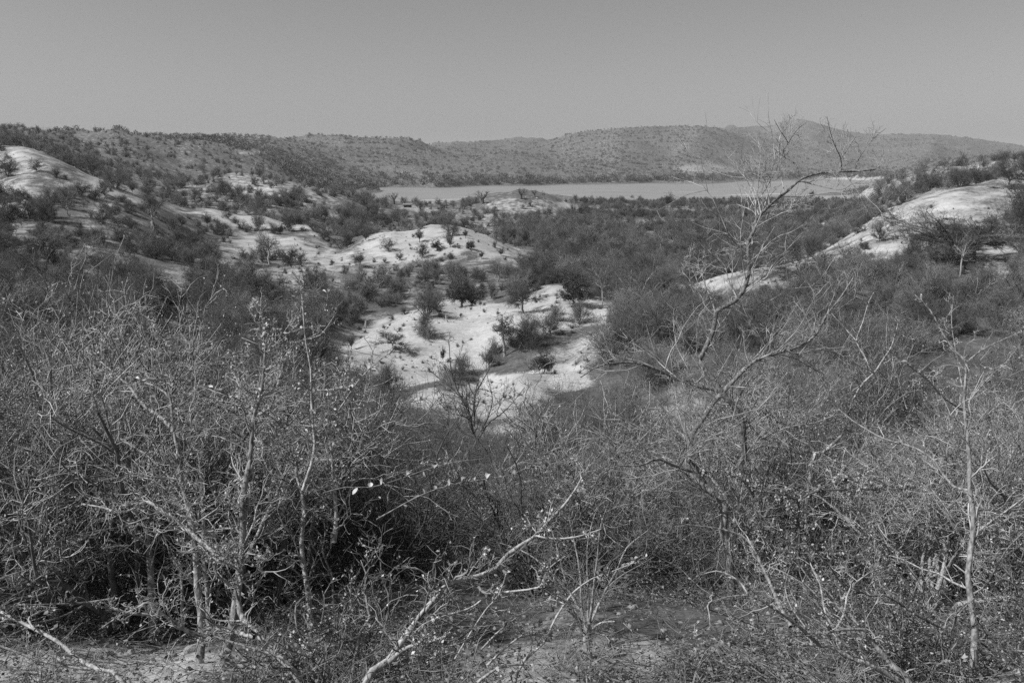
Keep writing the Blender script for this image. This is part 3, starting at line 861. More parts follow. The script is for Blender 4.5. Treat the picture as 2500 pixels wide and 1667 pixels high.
plant("diagonal_tree", "thin tree leaning right, its blurred pale trunk crossing behind the straight tree", "tree", [
    limb(T(9, (1250, 900), (1290, 750), (1340, 630), (1400, 530), (1460, 430), (1560, 290), (1592, 200), (1640, 60)) + T(6, (1700, 1150), (1780, 1060), (1850, 930), (1900, 800)), 46, 14, 7.4, 7.8),
    limb(T(9, (1290, 700), (1310, 560), (1350, 430), (1390, 330)), 15, 5, 7.5, 7.2),
    limb(T(9, (1240, 800), (1220, 660), (1180, 540), (1100, 430), (1050, 340)), 17, 5, 7.4, 7.9),
    limb(T(9, (1390, 720), (1480, 630), (1560, 560)), 14, 4, 7.5, 7.9),
    limb(T(6, (1540, 840), (1500, 700), (1450, 560), (1400, 440), (1400, 250)), 10, 4, 7.8, 8.0),
], dens=8, tl=.5, leaf=.15, seed=25)

plant("thin_sapling", "thin upright sapling left of the pale forked sapling", "sapling", [
    limb(T(9, (540, 320), (565, 180)) + T(6, (600, 1200), (662, 1090), (672, 950), (650, 800), (655, 600), (650, 560)), 18, 5, 7.0, 7.2),
    limb(T(6, (670, 930), (590, 850), (530, 780), (430, 700)), 8, 3, 7.1, 7.4),
    limb(T(6, (665, 1075), (560, 1050), (450, 950), (400, 900)), 8, 3, 7.1, 6.8),
    limb(T(6, (655, 790), (700, 720), (760, 600)), 7, 3, 7.1, 7.3),
], dens=10, tl=.4, seed=26)

# ---- right: low sprawling shrub at the bottom
plant("sprawling_shrub", "low sprawling shrub with thick crooked pale branches at the bottom right", "shrub", [
    limb(T(9, (1560, 1568), (1440, 1440), (1340, 1320), (1270, 1240), (1210, 1170), (1130, 1070)), 46, 22, 2.95, 3.05),
    limb(T(9, (1500, 1560), (1300, 1440), (1160, 1390), (1050, 1330), (930, 1310), (820, 1300)), 42, 18, 2.95, 2.9),
    limb(T(9, (1050, 1200), (1110, 1090), (1130, 980), (1160, 910)), 20, 12, 2.95, 3.2),
    limb(T(9, (1040, 1190), (980, 1100), (950, 1000), (930, 880), (872, 740), (900, 660)), 18, 6, 3.0, 3.2),
    limb(T(9, (930, 1300), (800, 1180), (700, 1110), (600, 1040), (500, 980), (430, 960), (300, 970), (190, 1010)), 28, 6, 2.9, 2.75),
    limb(T(9, (450, 962), (400, 880), (340, 830), (230, 790), (120, 820)), 18, 5, 2.8, 2.9),
    limb(T(9, (1250, 1200), (1100, 1200), (900, 1240), (780, 1240), (680, 1280)), 24, 8, 3.0, 2.8),
    limb(T(9, (740, 1180), (680, 1060), (620, 940), (580, 840), (530, 720), (480, 630), (400, 560), (270, 510), (100, 480), (-60, 465)), 34, 8, 3.0, 3.3, .2),
    limb(T(9, (480, 640), (440, 560), (390, 500), (350, 420)), 9, 4, 3.2, 3.4),
    limb(T(9, (1210, 1170), (1100, 1050), (960, 900), (880, 760), (780, 700)), 14, 5, 3.0, 3.4),
    limb(T(9, (840, 1180), (740, 1040), (700, 900), (740, 760)), 12, 4, 2.9, 3.1),
    limb(T(9, (200, 1000), (170, 1040), (190, 1180), (90, 1240), (0, 1255)), 10, 5, 2.75, 2.6),
    limb(T(9, (1080, 880), (900, 885), (740, 888)), 12, 4, 3.2, 3.0),
], dens=14, tl=.26, leaf=.25, leaf_size=.015, seed=27, wob=.3, l2=4, l3=3)

plant("thorn_branch", "dark leafy thorn bush spreading level between the bent trees and straight tree", "shrub", [
    limb(T(9, (800, 620), (795, 480), (790, 330), (740, 300), (650, 260), (540, 240), (470, 210), (370, 150), (250, 110), (150, 130)), 24, 8, 4.6, 4.5),
    limb(T(9, (790, 330), (840, 280), (930, 245), (1060, 240), (1200, 235), (1340, 240), (1480, 235), (1600, 225)), 18, 5, 4.6, 4.9),
    limb(T(9, (930, 245), (1040, 180), (1150, 160), (1280, 90), (1330, 30)), 12, 4, 4.65, 5.0),
    limb(T(9, (800, 480), (760, 400), (720, 330)), 12, 5, 4.6, 4.4),
], dens=26, tl=.2, leaf=1.1, leaf_size=.02, seed=28, wob=.3, bark=M_BARK_DARK, twig=M_TWIG_MID)

# ---- centre: forking trunk with a fan of stems
plant("fan_shrub", "dark fan-shaped shrub on a stout pale trunk at the bottom centre", "shrub", [
    limb(T(8, (1695, 1400), (1690, 1300), (1692, 1230), (1690, 1160)), 74, 52, None, 0.0),
    limb(T(8, (1680, 1170), (1650, 1050), (1642, 850), (1620, 700), (1600, 600), (1560, 420)), 26, 6, 4.25, 4.4),
    limb(T(8, (1705, 1160), (1740, 950), (1762, 700), (1780, 500), (1840, 340)), 26, 6, 4.25, 4.0),
    limb(T(8, (1690, 1180), (1600, 1000), (1480, 850), (1350, 720), (1230, 650), (1090, 600)), 24, 6, 4.25, 4.6),
    limb(T(8, (1705, 1170), (1800, 960), (1900, 780), (1960, 640), (2100, 520)), 24, 6, 4.25, 4.6),
    limb(T(8, (1690, 1180), (1600, 1080), (1550, 950), (1480, 860)), 20, 6, 4.25, 3.9),
    limb(T(8, (1695, 1160), (1700, 950), (1690, 760), (1700, 560), (1740, 400)), 22, 6, 4.25, 4.5),
    limb(T(8, (1730, 1190), (1790, 1150), (1880, 1138)), 20, 8, 4.25, 4.1),
    limb(T(8, (1730, 1225), (1870, 1255), (2050, 1330), (2170, 1390)), 12, 4, 4.25, 3.8),
    limb(T(8, (1660, 1160), (1600, 1110), (1560, 1040)), 26, 12, 4.25, 4.2),
    limb(T(8, (1700, 1165), (1760, 1040), (1860, 880), (2000, 780), (2150, 700)), 18, 5, 4.25, 4.9),
    limb(T(8, (1685, 1165), (1560, 920), (1500, 700), (1440, 500)), 18, 5, 4.25, 4.8),
], dens=14, tl=.42, seed=29, wob=.18, bark=M_BARK, twig=M_TWIG_MID)

# ---- centre: leaning branch across the foreground
plant("leaning_branch_shrub", "shrub with a thick pale branch leaning right across the bottom centre", "shrub", [
    limb(T(8, (150, 1590), (330, 1400), (450, 1220), (540, 1100), (640, 990), (720, 890), (820, 860), (900, 848), (1060, 785), (1150, 680), (1260, 590), (1330, 540), (1420, 450), (1520, 350), (1600, 240), (1650, 150)), 58, 13, 2.7, 3.3),
    limb(T(8, (1330, 552), (1450, 575), (1600, 570), (1700, 540), (1780, 510)), 18, 7, 3.15, 3.0),
    limb(T(8, (940, 900), (980, 945), (1060, 952), (1180, 940), (1350, 910), (1390, 860), (1450, 770), (1550, 700)), 24, 7, 2.95, 2.8),
    limb(T(8, (330, 1420), (420, 1340), (520, 1290), (620, 1270), (720, 1240)), 40, 10, 2.68, 2.5),
    limb(T(8, (860, 852), (900, 780), (960, 700), (1000, 640)), 14, 4, 2.95, 3.1),
    limb(T(8, (1650, 155), (1630, 80), (1600, 20)), 9, 4, 3.3, 3.4),
    limb(T(8, (1340, 530), (1300, 480), (1265, 420)), 9, 4, 3.15, 3.3),
    limb(T(8, (1420, 450), (1440, 350), (1480, 260)), 8, 4, 3.2, 3.4),
], dens=26, tl=.24, leaf=.45, leaf_size=.015, seed=30, wob=.3, bark=M_PALE_BARK)
plant("crooked_branch_shrub", "pale crooked branches reaching right in front of the stout trunk", "shrub", [
    limb(T(8, (1200, 1500), (1390, 1290), (1450, 1180), (1530, 1040), (1600, 940), (1720, 850), (1850, 800), (2000, 740), (2070, 715)), 24, 6, 2.9, 3.2),
    limb(T(8, (930, 1568), (1080, 1460), (1200, 1440), (1300, 1440)), 28, 10, 2.75, 2.9),
    limb(T(8, (1000, 1450), (1100, 1350), (1200, 1260), (1300, 1200), (1390, 1155)), 20, 7, 2.8, 3.0),
    limb(T(8, (960, 1340), (1060, 1230), (1170, 1140), (1275, 1068)), 16, 6, 2.8, 3.0),
    limb(T(8, (1545, 1010), (1450, 940), (1390, 880)), 10, 4, 3.0, 2.8),
    limb(T(8, (1530, 1020), (1440, 990), (1340, 1030)), 9, 4, 3.0, 3.1),
    limb(T(8, (780, 1400), (900, 1200), (1000, 1050), (1080, 960), (1140, 800)), 13, 5, 2.8, 2.9),
    limb(T(8, (960, 1000), (870, 1060), (700, 1110), (560, 1170), (470, 1260)), 16, 6, 2.9, 2.7),
], dens=16, tl=.2, leaf=.4, leaf_size=.018, seed=31, wob=.3, bark=M_PALE_BARK)

# ---- middle distance of the thicket: thin dark tree seen against the pale ridge
plant("thin_dark_tree", "thin dark forked tree seen against the lower pale ridge", "tree", [
    limb(T(5, (1110, 1400), (1050, 1240), (990, 1140), (930, 1060), (905, 950), (850, 800), (790, 700), (752, 580), (740, 380)), 26, 5, 11.0, 11.4),
    limb(T(5, (935, 1058), (1010, 945), (1100, 870), (1190, 780), (1260, 690)), 15, 4, 11.1, 11.6),
    limb(T(5, (912, 960), (920, 760), (990, 620), (1060, 480), (1130, 400)), 13, 4, 11.1, 10.7),
    limb(T(5, (850, 800), (780, 720), (690, 650), (590, 560)), 10, 3, 11.2, 11.5),
    limb(T(5, (870, 900), (800, 880), (740, 860), (640, 770)), 9, 3, 11.2, 10.8),
    limb(T(5, (960, 1000), (1040, 800), (1000, 600), (990, 430)), 9, 3, 11.1, 11.3),
    limb(T(5, (920, 760), (870, 650), (880, 500)), 8, 3, 11.1, 11.3),
], dens=8, tl=.75, seed=32, bark=M_BARK_DARK, twig=M_TWIG_MID, up=.3, thin=1.5)
plant("thin_dark_tree", "thin dark bent tree left of the forked one against the lower pale ridge", "tree", [
    limb(T(5, (830, 1220), (760, 1150), (720, 1090), (650, 1000), (560, 900), (470, 840), (420, 780)), 16, 4, 11.5, 11.9),
    limb(T(5, (720, 1090), (740, 960), (735, 860), (700, 740)), 10, 4, 11.6, 11.3),
    limb(T(5, (650, 1000), (560, 1010), (470, 940)), 8, 3, 11.6, 11.9),
], dens=8, tl=.75, seed=33, bark=M_BARK_DARK, twig=M_TWIG_MID, up=.3, thin=1.5)

# ---- left: group of stems
LG = dict(dens=20, tl=.42, leaf=.6, leaf_size=.019, wob=.26, l2=6, l3=3)
plant("many_stemmed_tree", "grey tree with smooth upright trunk, second stem from the left", "tree", [
    limb(T(7, (1068, 1290), (1040, 1000), (1030, 800), (1010, 600), (992, 450), (972, 330), (930, 200), (910, 50)) + T(4, (880, 1000), (870, 800), (830, 640)), 58, 12, None, .5),
    limb(T(7, (980, 340), (900, 260), (850, 170), (800, 60)) + T(4, (750, 1050), (640, 930)), 20, 6, 4.6, 4.9),
    limb(T(7, (1010, 600), (930, 560), (860, 480), (800, 440)), 16, 5, 4.55, 4.3),
    limb(T(4, (930, 1110), (830, 1050), (750, 1040), (600, 930)), 18, 6, 4.7, 5.0),
    limb(T(4, (950, 1120), (1050, 1190), (1200, 1340)), 20, 12, 4.7, 4.4),
], seed=41, **LG)
plant("many_stemmed_tree", "pair of thin pale stems at the left side of the foreground", "tree", [
    limb(T(7, (480, 1120), (470, 930), (452, 700), (422, 500), (400, 320), (380, 150), (330, 0)), 30, 12, None, .4),
    limb(T(7, (430, 1150), (372, 900), (352, 600), (332, 420), (325, 310), (300, 150), (240, 0)), 28, 10, 5.0, 5.4),
    limb(T(7, (400, 330), (480, 350), (560, 340), (700, 365), (830, 390)), 14, 8, 5.2, 4.8),
    limb(T(7, (330, 330), (260, 380), (220, 440)), 9, 4, 5.2, 5.0),
    limb(T(7, (420, 500), (340, 480), (300, 460)), 9, 4, 5.2, 5.4),
], seed=42, **LG)
plant("many_stemmed_tree", "dark-barked tree with tall leaning trunk, right of the left stem group", "tree", [
    limb(T(7, (1530, 1460), (1560, 1330), (1620, 1050), (1670, 740), (1690, 600), (1700, 300), (1722, 50)) + T(4, (1700, 1300), (1732, 1050), (1742, 900), (1800, 700), (1822, 560), (1832, 420), (1820, 300), (1750, 220), (1690, 120)), 74, 10, None, .6),
    limb(T(4, (1742, 900), (1850, 840), (1900, 720), (1980, 480), (2050, 380), (2200, 330), (2330, 160)), 26, 6, 4.5, 4.8),
    limb(T(7, (1690, 720), (1760, 580), (1810, 470), (1875, 330), (1925, 200), (1980, 60)), 36, 14, 4.3, 4.7),
    limb(T(4, (1830, 570), (1900, 540), (1960, 440), (2040, 380)), 14, 5, 4.6, 4.3),
    limb(T(4, (1740, 910), (1660, 700), (1640, 640), (1660, 450)), 18, 5, 4.5, 4.8),
    limb(T(4, (1830, 430), (1950, 360), (2060, 200), (2080, 60)), 12, 4, 4.6, 4.9),
], seed=43, **LG)
plant("many_stemmed_tree", "mossy grey trunk bending left at its top, in the middle of the left group", "tree", [
    limb(T(7, (1370, 1430), (1385, 1150), (1370, 1000), (1340, 720), (1290, 400), (1235, 150), (1222, 20)) + T(4, (1250, 1200), (1205, 1000), (1190, 870), (1172, 770), (1080, 700), (980, 660)), 64, 12, None, .5),
    limb(T(4, (1200, 1000), (1110, 900), (1000, 820), (900, 700), (700, 530), (600, 440)), 30, 7, 4.6, 5.0),
    limb(T(4, (1180, 780), (1080, 480), (1100, 380), (1050, 200)), 14, 5, 4.7, 4.9),
    limb(T(4, (700, 530), (700, 440), (680, 330)), 12, 5, 4.95, 5.1),
    limb(T(7, (1435, 1240), (1430, 950), (1402, 700), (1390, 500), (1380, 300)) + T(4, (1372, 1300), (1350, 1100), (1320, 1000), (1300, 830), (1360, 740)), 36, 9, 4.2, 4.6),
    limb(T(7, (1260, 1180), (1250, 900), (1240, 700)), 26, 12, 4.4, 4.6),
    limb(T(4, (1340, 1100), (1420, 1000), (1440, 880), (1500, 780)), 13, 5, 4.5, 4.2),
], seed=44, **LG)
plant("many_stemmed_tree", "crooked pale tree with tall whip-like leader, right end of the left group", "tree", [
    limb(T(7, (2150, 1420), (2140, 1200), (2130, 1000), (2102, 830), (2070, 600), (2092, 400), (2080, 250), (2040, 120), (2040, 0)) + T(4, (2040, 1250), (2010, 1150), (1980, 1060)), 48, 14, None, .5),
    limb(T(4, (2085, 1400), (2160, 1150), (2150, 950), (2140, 750), (2130, 550), (2102, 380), (2090, 200), (2080, 50)), 30, 8, 3.9, 4.2),
    limb(T(7, (2300, 600), (2310, 350), (2290, 120)) + T(4, (2290, 1200), (2270, 1050)), 36, 20, 4.2, 4.4),
    limb(T(4, (2145, 740), (2250, 640), (2340, 590)), 12, 4, 4.1, 4.4),
    limb(T(4, (2150, 710), (2260, 710), (2400, 690)), 11, 4, 4.1, 3.9),
    limb(T(4, (2150, 960), (2000, 950), (1950, 1000)), 12, 5, 4.0, 4.3),
    limb(T(4, (2010, 1090), (2130, 1000), (2260, 960), (2350, 900)), 13, 5, 4.0, 4.3),
    limb(T(7, (2090, 850), (1990, 760), (1870, 700), (1800, 690)), 12, 4, 3.8, 3.6),
    limb(T(7, (2140, 1300), (2230, 1250), (2340, 1150)), 34, 22, 3.7, 3.5),
], seed=45, **LG)
plant("slanting_branch", "thick pale branch slanting across the lower left foreground", "branch", [
    limb(T(7, (2060, 1560), (1850, 1310), (1720, 1170), (1640, 1060), (1640, 920), (1662, 800), (1600, 760), (1450, 640), (1310, 530), (1190, 430), (1050, 340), (1000, 330), (940, 360), (830, 390), (700, 360), (560, 340)), 52, 12, 3.1, 3.7),
    limb(T(7, (1660, 800), (1580, 745), (1500, 730), (1430, 715)), 16, 6, 3.3, 3.2),
    limb(T(7, (1750, 1250), (1600, 1215), (1470, 1192), (1400, 1200)), 40, 22, 3.15, 3.3),
    limb(T(7, (1430, 1240), (1300, 1215), (1200, 1150), (1110, 1090), (1030, 1020), (960, 1040), (800, 1110), (700, 1180)), 32, 8, 3.2, 3.1),
    limb(T(7, (1950, 1395), (1800, 1345), (1600, 1290), (1430, 1240)), 22, 10, 3.05, 3.1),
    limb(T(7, (1080, 1095), (900, 1090), (770, 1055), (640, 1030)), 28, 8, 3.2, 3.1),
    limb(T(7, (780, 985), (600, 1010), (450, 1022), (250, 1030), (110, 1040)), 16, 6, 3.3, 3.1),
    limb(T(7, (1800, 690), (1650, 670), (1500, 665), (1300, 660)), 8, 3, 3.3, 3.5),
], dens=24, tl=.26, leaf=.6, leaf_size=.015, seed=46, wob=.3, bark=M_BARK)
plant("slanting_branch", "long bare branch rising to the left edge in the bottom left corner", "branch", [
    limb(T(7, (900, 1600), (700, 1490), (580, 1430), (500, 1370), (400, 1290), (230, 1200), (100, 1140), (-40, 1070)), 32, 20, 2.45, 2.7),
    limb(T(7, (630, 1472), (460, 1450), (280, 1410), (130, 1360), (-40, 1310)), 20, 14, 2.5, 2.45),
    limb(T(7, (100, 1140), (60, 1130), (-40, 1170)), 12, 8, 2.65, 2.6),
    limb(T(7, (240, 1200), (200, 1130), (230, 1100), (330, 1060), (380, 1080)), 13, 6, 2.6, 2.8),
], dens=6, tl=.2, leaf=.1, leaf_size=.02, seed=47, wob=.25, bark=M_PALE_BARK)

# ---- leafy sprays close to the lens
SP_ = dict(spurs=8, dens=3, tl=.08, wob=.2, l2=2, l3=1, root=False)
plant("leafy_spray", "upper of two thin arching sprays with pale leaves, centre of the foreground", "spray", [limb(T(5, (-130, 1420), (30, 1378), (200, 1380), (340, 1345), (480, 1300), (640, 1245), (800, 1210), (960, 1188)), 11, 5, 2.1, 2.3)], seed=51, big_leaves=9, **SP_)
plant("leafy_spray", "lower of two thin arching sprays with pale leaves, centre of the foreground", "spray", [limb(T(5, (240, 1600), (350, 1540), (500, 1460), (650, 1400), (830, 1355), (1000, 1320), (1160, 1285), (1280, 1240)), 11, 5, 2.1, 2.35)], seed=52, big_leaves=10, **SP_)
plant("leafy_spray", "arching spray with small leaves bunched at its left tip, left of centre", "spray", [limb(T(4, (1950, 960), (1840, 880), (1600, 760), (1400, 690), (1250, 650), (1080, 640), (960, 640), (860, 672)), 10, 5, 2.2, 2.0)], seed=53, big_leaves=13, **SP_)
plant("leafy_spray", "level twig with white leaves in a row, upper left of the thicket", "spray", [limb(T(4, (1830, 105), (1960, 95), (2080, 90), (2200, 60), (2310, 30)), 7, 4, 2.4, 2.5)], seed=54, big_leaves=7, **SP_)
plant("leafy_spray", "short leafy twig below the level twig with white leaves", "spray", [limb(T(4, (2240, 270), (2080, 290), (1950, 340), (1820, 350), (1690, 340)), 8, 5, 2.3, 2.2)], seed=55, big_leaves=11, **SP_)
plant("leafy_spray", "leafy spray reaching up before the lone spreading tree", "spray", [limb(T(5, (-20, 850), (20, 790), (120, 640), (250, 510), (360, 440), (460, 380)), 12, 5, 2.3, 2.5)], seed=56, big_leaves=12, **SP_)

# ------------------------------------------------------------------ where plants stand
prng = np.random.default_rng(5)
VF = F / S                                   # focal length in pixels of the 2352-wide view


def seen(P, h):
    """the top of a plant of height h at P shows above the ground in front of it"""
    f = np.linspace(.06, .985, 60)
    Z = terrain(P[:, :1] * f, P[:, 1:2] * f)
    return (((P[:, 2:3] + np.asarray(h).reshape(-1, 1)) * f) > Z).all(1)


def hits(x, y, Ymin=3.0, Ymax=5000.0, n=420):
    d = ray(np.asarray(x) * S, np.asarray(y) * S)
    Ys = np.exp(np.linspace(math.log(Ymin), math.log(Ymax), n))
    P = d[:, None] * (Ys[None] / d[:, 1:2])[..., None]
    below = P[..., 2] < terrain(P[..., 0], P[..., 1])
    k = np.argmax(below, 1)
    ok = below.any(1) & (k > 0)
    Q = P[np.arange(len(k)), k]
    return Q[ok]


def pxm(P):
    """metres per pixel of the 2352-wide view at P"""
    return (P[..., 1] * CP - P[..., 2] * SP) / VF


KEEP = [(342, 505, 362, 527, 110), (922, 462, 950, 478, 380), (832, 735, 848, 754, 66), (1018, 722, 1036, 741, 66), (1340, 455, 1360, 467, 480), (1112, 458, 1134, 470, 440)]


KEEP_NEAR = [(1930, 1025, 2095, 1090, 26), (1080, 940, 1200, 1000, 32), (1530, 920, 1600, 980, 32)]


KEEP += [(1990, 545, 2040, 575, 90), (2060, 490, 2120, 530, 95), (2150, 445, 2210, 470, 98), (1600, 635, 1760, 655, 80)]


def clear_of(P, h, wide=.8, rects=None):
    """True for plants that do not stand in front of a thing that must stay in sight"""
    x, y = project(P); x = x / S; y = y / S
    hp = np.asarray(h) / pxm(P)
    ok = np.ones(np.shape(x), bool)
    for x0, y0, x1, y1, Yk in (KEEP if rects is None else rects):
        w = hp * .5 * wide
        ok &= ~((P[..., 1] < Yk * .985) & (x + w > x0) & (x - w < x1) & (y > y0) & (y - hp < y1))
    return ok


TAKEN = []                                   # (x, y, radius) of plants already standing


def put(kind, x, y, hpx, label, cat="bush", near=1.5, far=4000, rz=None, group=None, sz=1.0, wide=1.0):
    """a plant whose foot is seen at (x, y) of the 2352-wide view and that stands hpx pixels tall there"""
    P = hit(x * S, y * S, near, far)
    h = hpx * pxm(P) / CP
    TAKEN.append((P[0], P[1], h * (.95 if kind in BAOBAB else .45)))
    KEEP.append((x - .3 * hpx * wide, y - .92 * hpx, x + .3 * hpx * wide, y - .05 * hpx, P[1]))
    return place(kind, (P[0], P[1], P[2] - .04 * h), h / kind.h * wide, prng.uniform(0, 6.28) if rz is None else rz, label, cat, group, sz=sz / wide)


def c1(x, y, h): return x * .3336, 235.2 + y * .3336, h * .3336
def c2(x, y, h): return 784.6 + x * .3336, 235.2 + y * .3336, h * .3336
def c3(x, y, h): return 1569.2 + x * .3336, 235.2 + y * .3336, h * .3336
def c5(x, y, h): return 784.6 + x * .3336, 658.5 + y * .3336, h * .3336


# the pale near ridge in the middle
R = dict(near=38, far=110)
put(EVERGREEN[0], *c2(840, 1405, 250), "dense dark evergreen tree on the crest of the pale middle ridge", "tree", sz=.9, wide=1.05, **R)
put(EVERGREEN[1], *c2(1600, 1400, 260), "dark evergreen tree at the right end of the pale middle ridge", "tree", **R)
put(BUSHES[0], *c2(590, 1480, 200), "round leafless bush on a short trunk at the left crest of the pale ridge", **R)
put(BUSHES[3], *c5(570, 332, 150), "leafless bush with forked trunk, just below the round crest bush", **R)
put(ACACIA[1], *c5(360, 450, 165), "wide spreading bare tree alone on the pale ridge slope", "tree", wide=1.25, **R)
put(LAYERED, *c5(1130, 480, 420), "tall slender tree with layered crown rising before the pale ridge", "tree", wide=.85, **R)
put(LEAFY[1], *c5(1010, 560, 130), "small leafy bush left of the slender layered tree", **R)
put(EVERGREEN[0], *c5(1390, 600, 180), "low dark evergreen bush beside the lower pale ridge crest", wide=1.0, near=30, far=70)
put(BARE[0], *c2(1795, 1412, 330), "thin white-barked bare tree right of the pale ridge", "tree", wide=.55, **R)
put(LEAFY[3], *c5(700, 525, 120), "small upright sapling alone on the bare pale slope", "sapling", wide=.45, **R)
put(LEAFY[1], *c5(72, 432, 110), "small upright sapling at the left foot of the pale ridge", "sapling", wide=.6, **R)
for x, y, h, t in ((430, 190, 60, "tiny shrub on the skyline of the pale ridge's left shoulder"), (345, 235, 45, "tiny dark shrub low on the pale ridge's left shoulder"),
                   (660, 175, 90, "small bush right of the round crest bush"), (1480, 240, 120, "small bush on the right side of the pale ridge top"),
                   (1640, 260, 170, "spreading leafless bush at the right side of the pale ridge"), (820, 640, 120, "small bare shrub in the hollow below the pale ridge")):
    put(BUSHES[int(x) % 5], *c5(x, y, h), t, **R)

put(BUSHES[2], *c5(1330, 420, 210), "large leafless bush right of the slender layered tree", **R)
put(LEAFY[2], *c5(1440, 330, 170), "broad dark bush at the right flank of the pale ridge", **R)

# the second pale hill behind it
R = dict(near=95, far=205)
for k, (x, y, h, K, t) in enumerate((
        (40, 1000, 120, LEAFY[0], "leafy bush at the left foot of the second pale hill"), (170, 955, 90, LEAFY[1], "small leafy bush where the track starts on the second pale hill"),
        (320, 1025, 100, LEAFY[2], "leafy bush alone on the left face of the second pale hill"), (540, 965, 95, LEAFY[3], "dark bush just under the crest of the second pale hill"),
        (560, 1065, 110, LEAFY[0], "dark bush below the crest bush of the second pale hill"), (660, 1022, 90, EVERGREEN[0], "dark evergreen bush in the middle of the second pale hill"),
        (750, 920, 120, BUSHES[2], "big pale twiggy bush on top of the second pale hill"), (740, 1000, 90, LEAFY[1], "dark bush under the big twiggy bush of the second pale hill"),
        (855, 935, 60, LEAFY[3], "small dark tree on the right shoulder of the second pale hill"), (885, 1015, 80, EVERGREEN[1], "dark evergreen bush on the right face of the second pale hill"),
        (400, 1088, 60, LEAFY[2], "small round bush low on the second pale hill"), (750, 1078, 60, BUSHES[1], "low twiggy bush at the foot of the second pale hill"),
        (965, 1078, 55, LEAFY[3], "little bush low on the right face of the second pale hill"), (1098, 1058, 60, LEAFY[1], "little bush at the right edge of the second pale hill"),
        (1055, 1000, 45, BUSHES[3], "little twiggy bush on the right skyline of the second pale hill"), (1080, 1235, 180, BARE[1], "bare dark tree in the hollow in front of the second pale hill"),
        (120, 1130, 100, ACACIA[0], "flat grey acacia left below the second pale hill"))):
    put(K, *c2(x, y, h), t, "tree" if "tree" in t or "acacia" in t else "bush", **R)

# the pale ridge on the left and the mound behind it
R = dict(near=60, far=420)
for x, y, h, K, t in (
        (455, 542, 48, LEAFY[3], "tiny tree alone on the bare left ridge"), (250, 478, 90, LEAFY[2], "wide bush on the upper part of the bare left ridge"),
        (390, 522, 70, BUSHES[3], "small bare shrub left of the tiny lone tree"), (720, 645, 125, LEAFY[0], "broad dark bush in the middle of the bare left ridge"),
        (805, 600, 150, BUSHES[2], "tall bush behind the middle of the bare left ridge"), (640, 505, 150, BUSHES[0], "tall grey bush on the far side of the bare left ridge"),
        (905, 622, 70, LEAFY[1], "dark bush at the lower end of the bare left ridge"), (1570, 805, 70, LEAFY[2], "round bush on the flat grey spur"),
        (1780, 885, 125, BUSHES[0], "big round leafless bush in front of the flat grey spur"), (1632, 520, 55, BARE[2], "small tree on the top of the left mound"),
        (1550, 645, 115, BUSHES[4], "large bush on the left side of the left mound"), (1720, 612, 62, BUSHES[1], "bush below the top of the left mound"),
        (1872, 592, 52, LEAFY[0], "bush right of the top of the left mound"), (1970, 720, 85, BUSHES[3], "tall bush on the lower slope of the left mound"),
        (2085, 672, 50, BUSHES[4], "low bush at the right end of the left mound"), (2160, 890, 90, LEAFY[2], "leafy bush right of the flat grey spur"),
        (1200, 1105, 115, ACACIA[2], "dark umbrella-shaped tree in the left hollow"), (1062, 892, 220, BARE[0], "bare tree with pale trunk beside the termite mound"),
        (1852, 1115, 260, BARE[0], "pale twisted bare tree left of the second pale hill"), (1515, 905, 85, LEAFY[1], "dark bush left of the big round leafless bush"),
        (1425, 855, 90, LEAFY[3], "dark bush at the left foot of the flat grey spur"), (700, 830, 130, BUSHES[1], "twiggy bush below the bare left ridge"),
        (470, 785, 150, BARE[1], "bare dark tree below the lone tiny tree"), (330, 825, 180, BUSHES[3], "tall leafless bush low on the left slope"),
        (60, 510, 130, BUSHES[0], "leafless bush at the left edge of the bare ridge")):
    put(K, *c1(x, y, h), t, "tree" if "tree" in t else "bush", **R)

# the hill on the right
R = dict(near=34, far=112)
put(ACACIA[0], *c3(2240, 602, 190), "flat-topped acacia with shadow on the crest of the right hill", "tree", wide=1.25, **R)
put(BUSHES[2], *c3(1900, 585, 150), "broad dark bush on the crest of the right hill", **R)
put(LEAFY[2], *c3(2015, 560, 140), "leafy bush between the broad bush and the acacia on the right hill", **R)
put(ACACIA[2], *c3(1835, 1110, 420), "great wide flat-topped acacia in the middle of the right hill", "tree", wide=1.3, **R)
put(ACACIA[1], *c3(2000, 1090, 330), "dark acacia standing close right of the great flat-topped acacia", "tree", wide=1.0, **R)
put(BARE[0], *c3(1905, 1205, 360), "white-barked bare tree in front of the great acacia", "tree", wide=.6, **R)
put(LEAFY[0], *c3(1345, 960, 160), "sparse leafy bush alone on the stony right slope", wide=.8, **R)
put(EVERGREEN[1], *c3(1245, 1015, 70), "low dark bush below the sparse leafy bush", **R)
put(BUSHES[4], *c3(2310, 900, 330), "dark leafless bush at the right edge of the hill", **R)
R = dict(near=100, far=330)
put(BARE[1], *c3(1490, 705, 200), "tall bare tree behind the shoulder of the right hill", "tree", **R)
put(LEAFY[2], *c3(1700, 610, 150), "leafy tree behind the right hill's crest", "tree", **R)

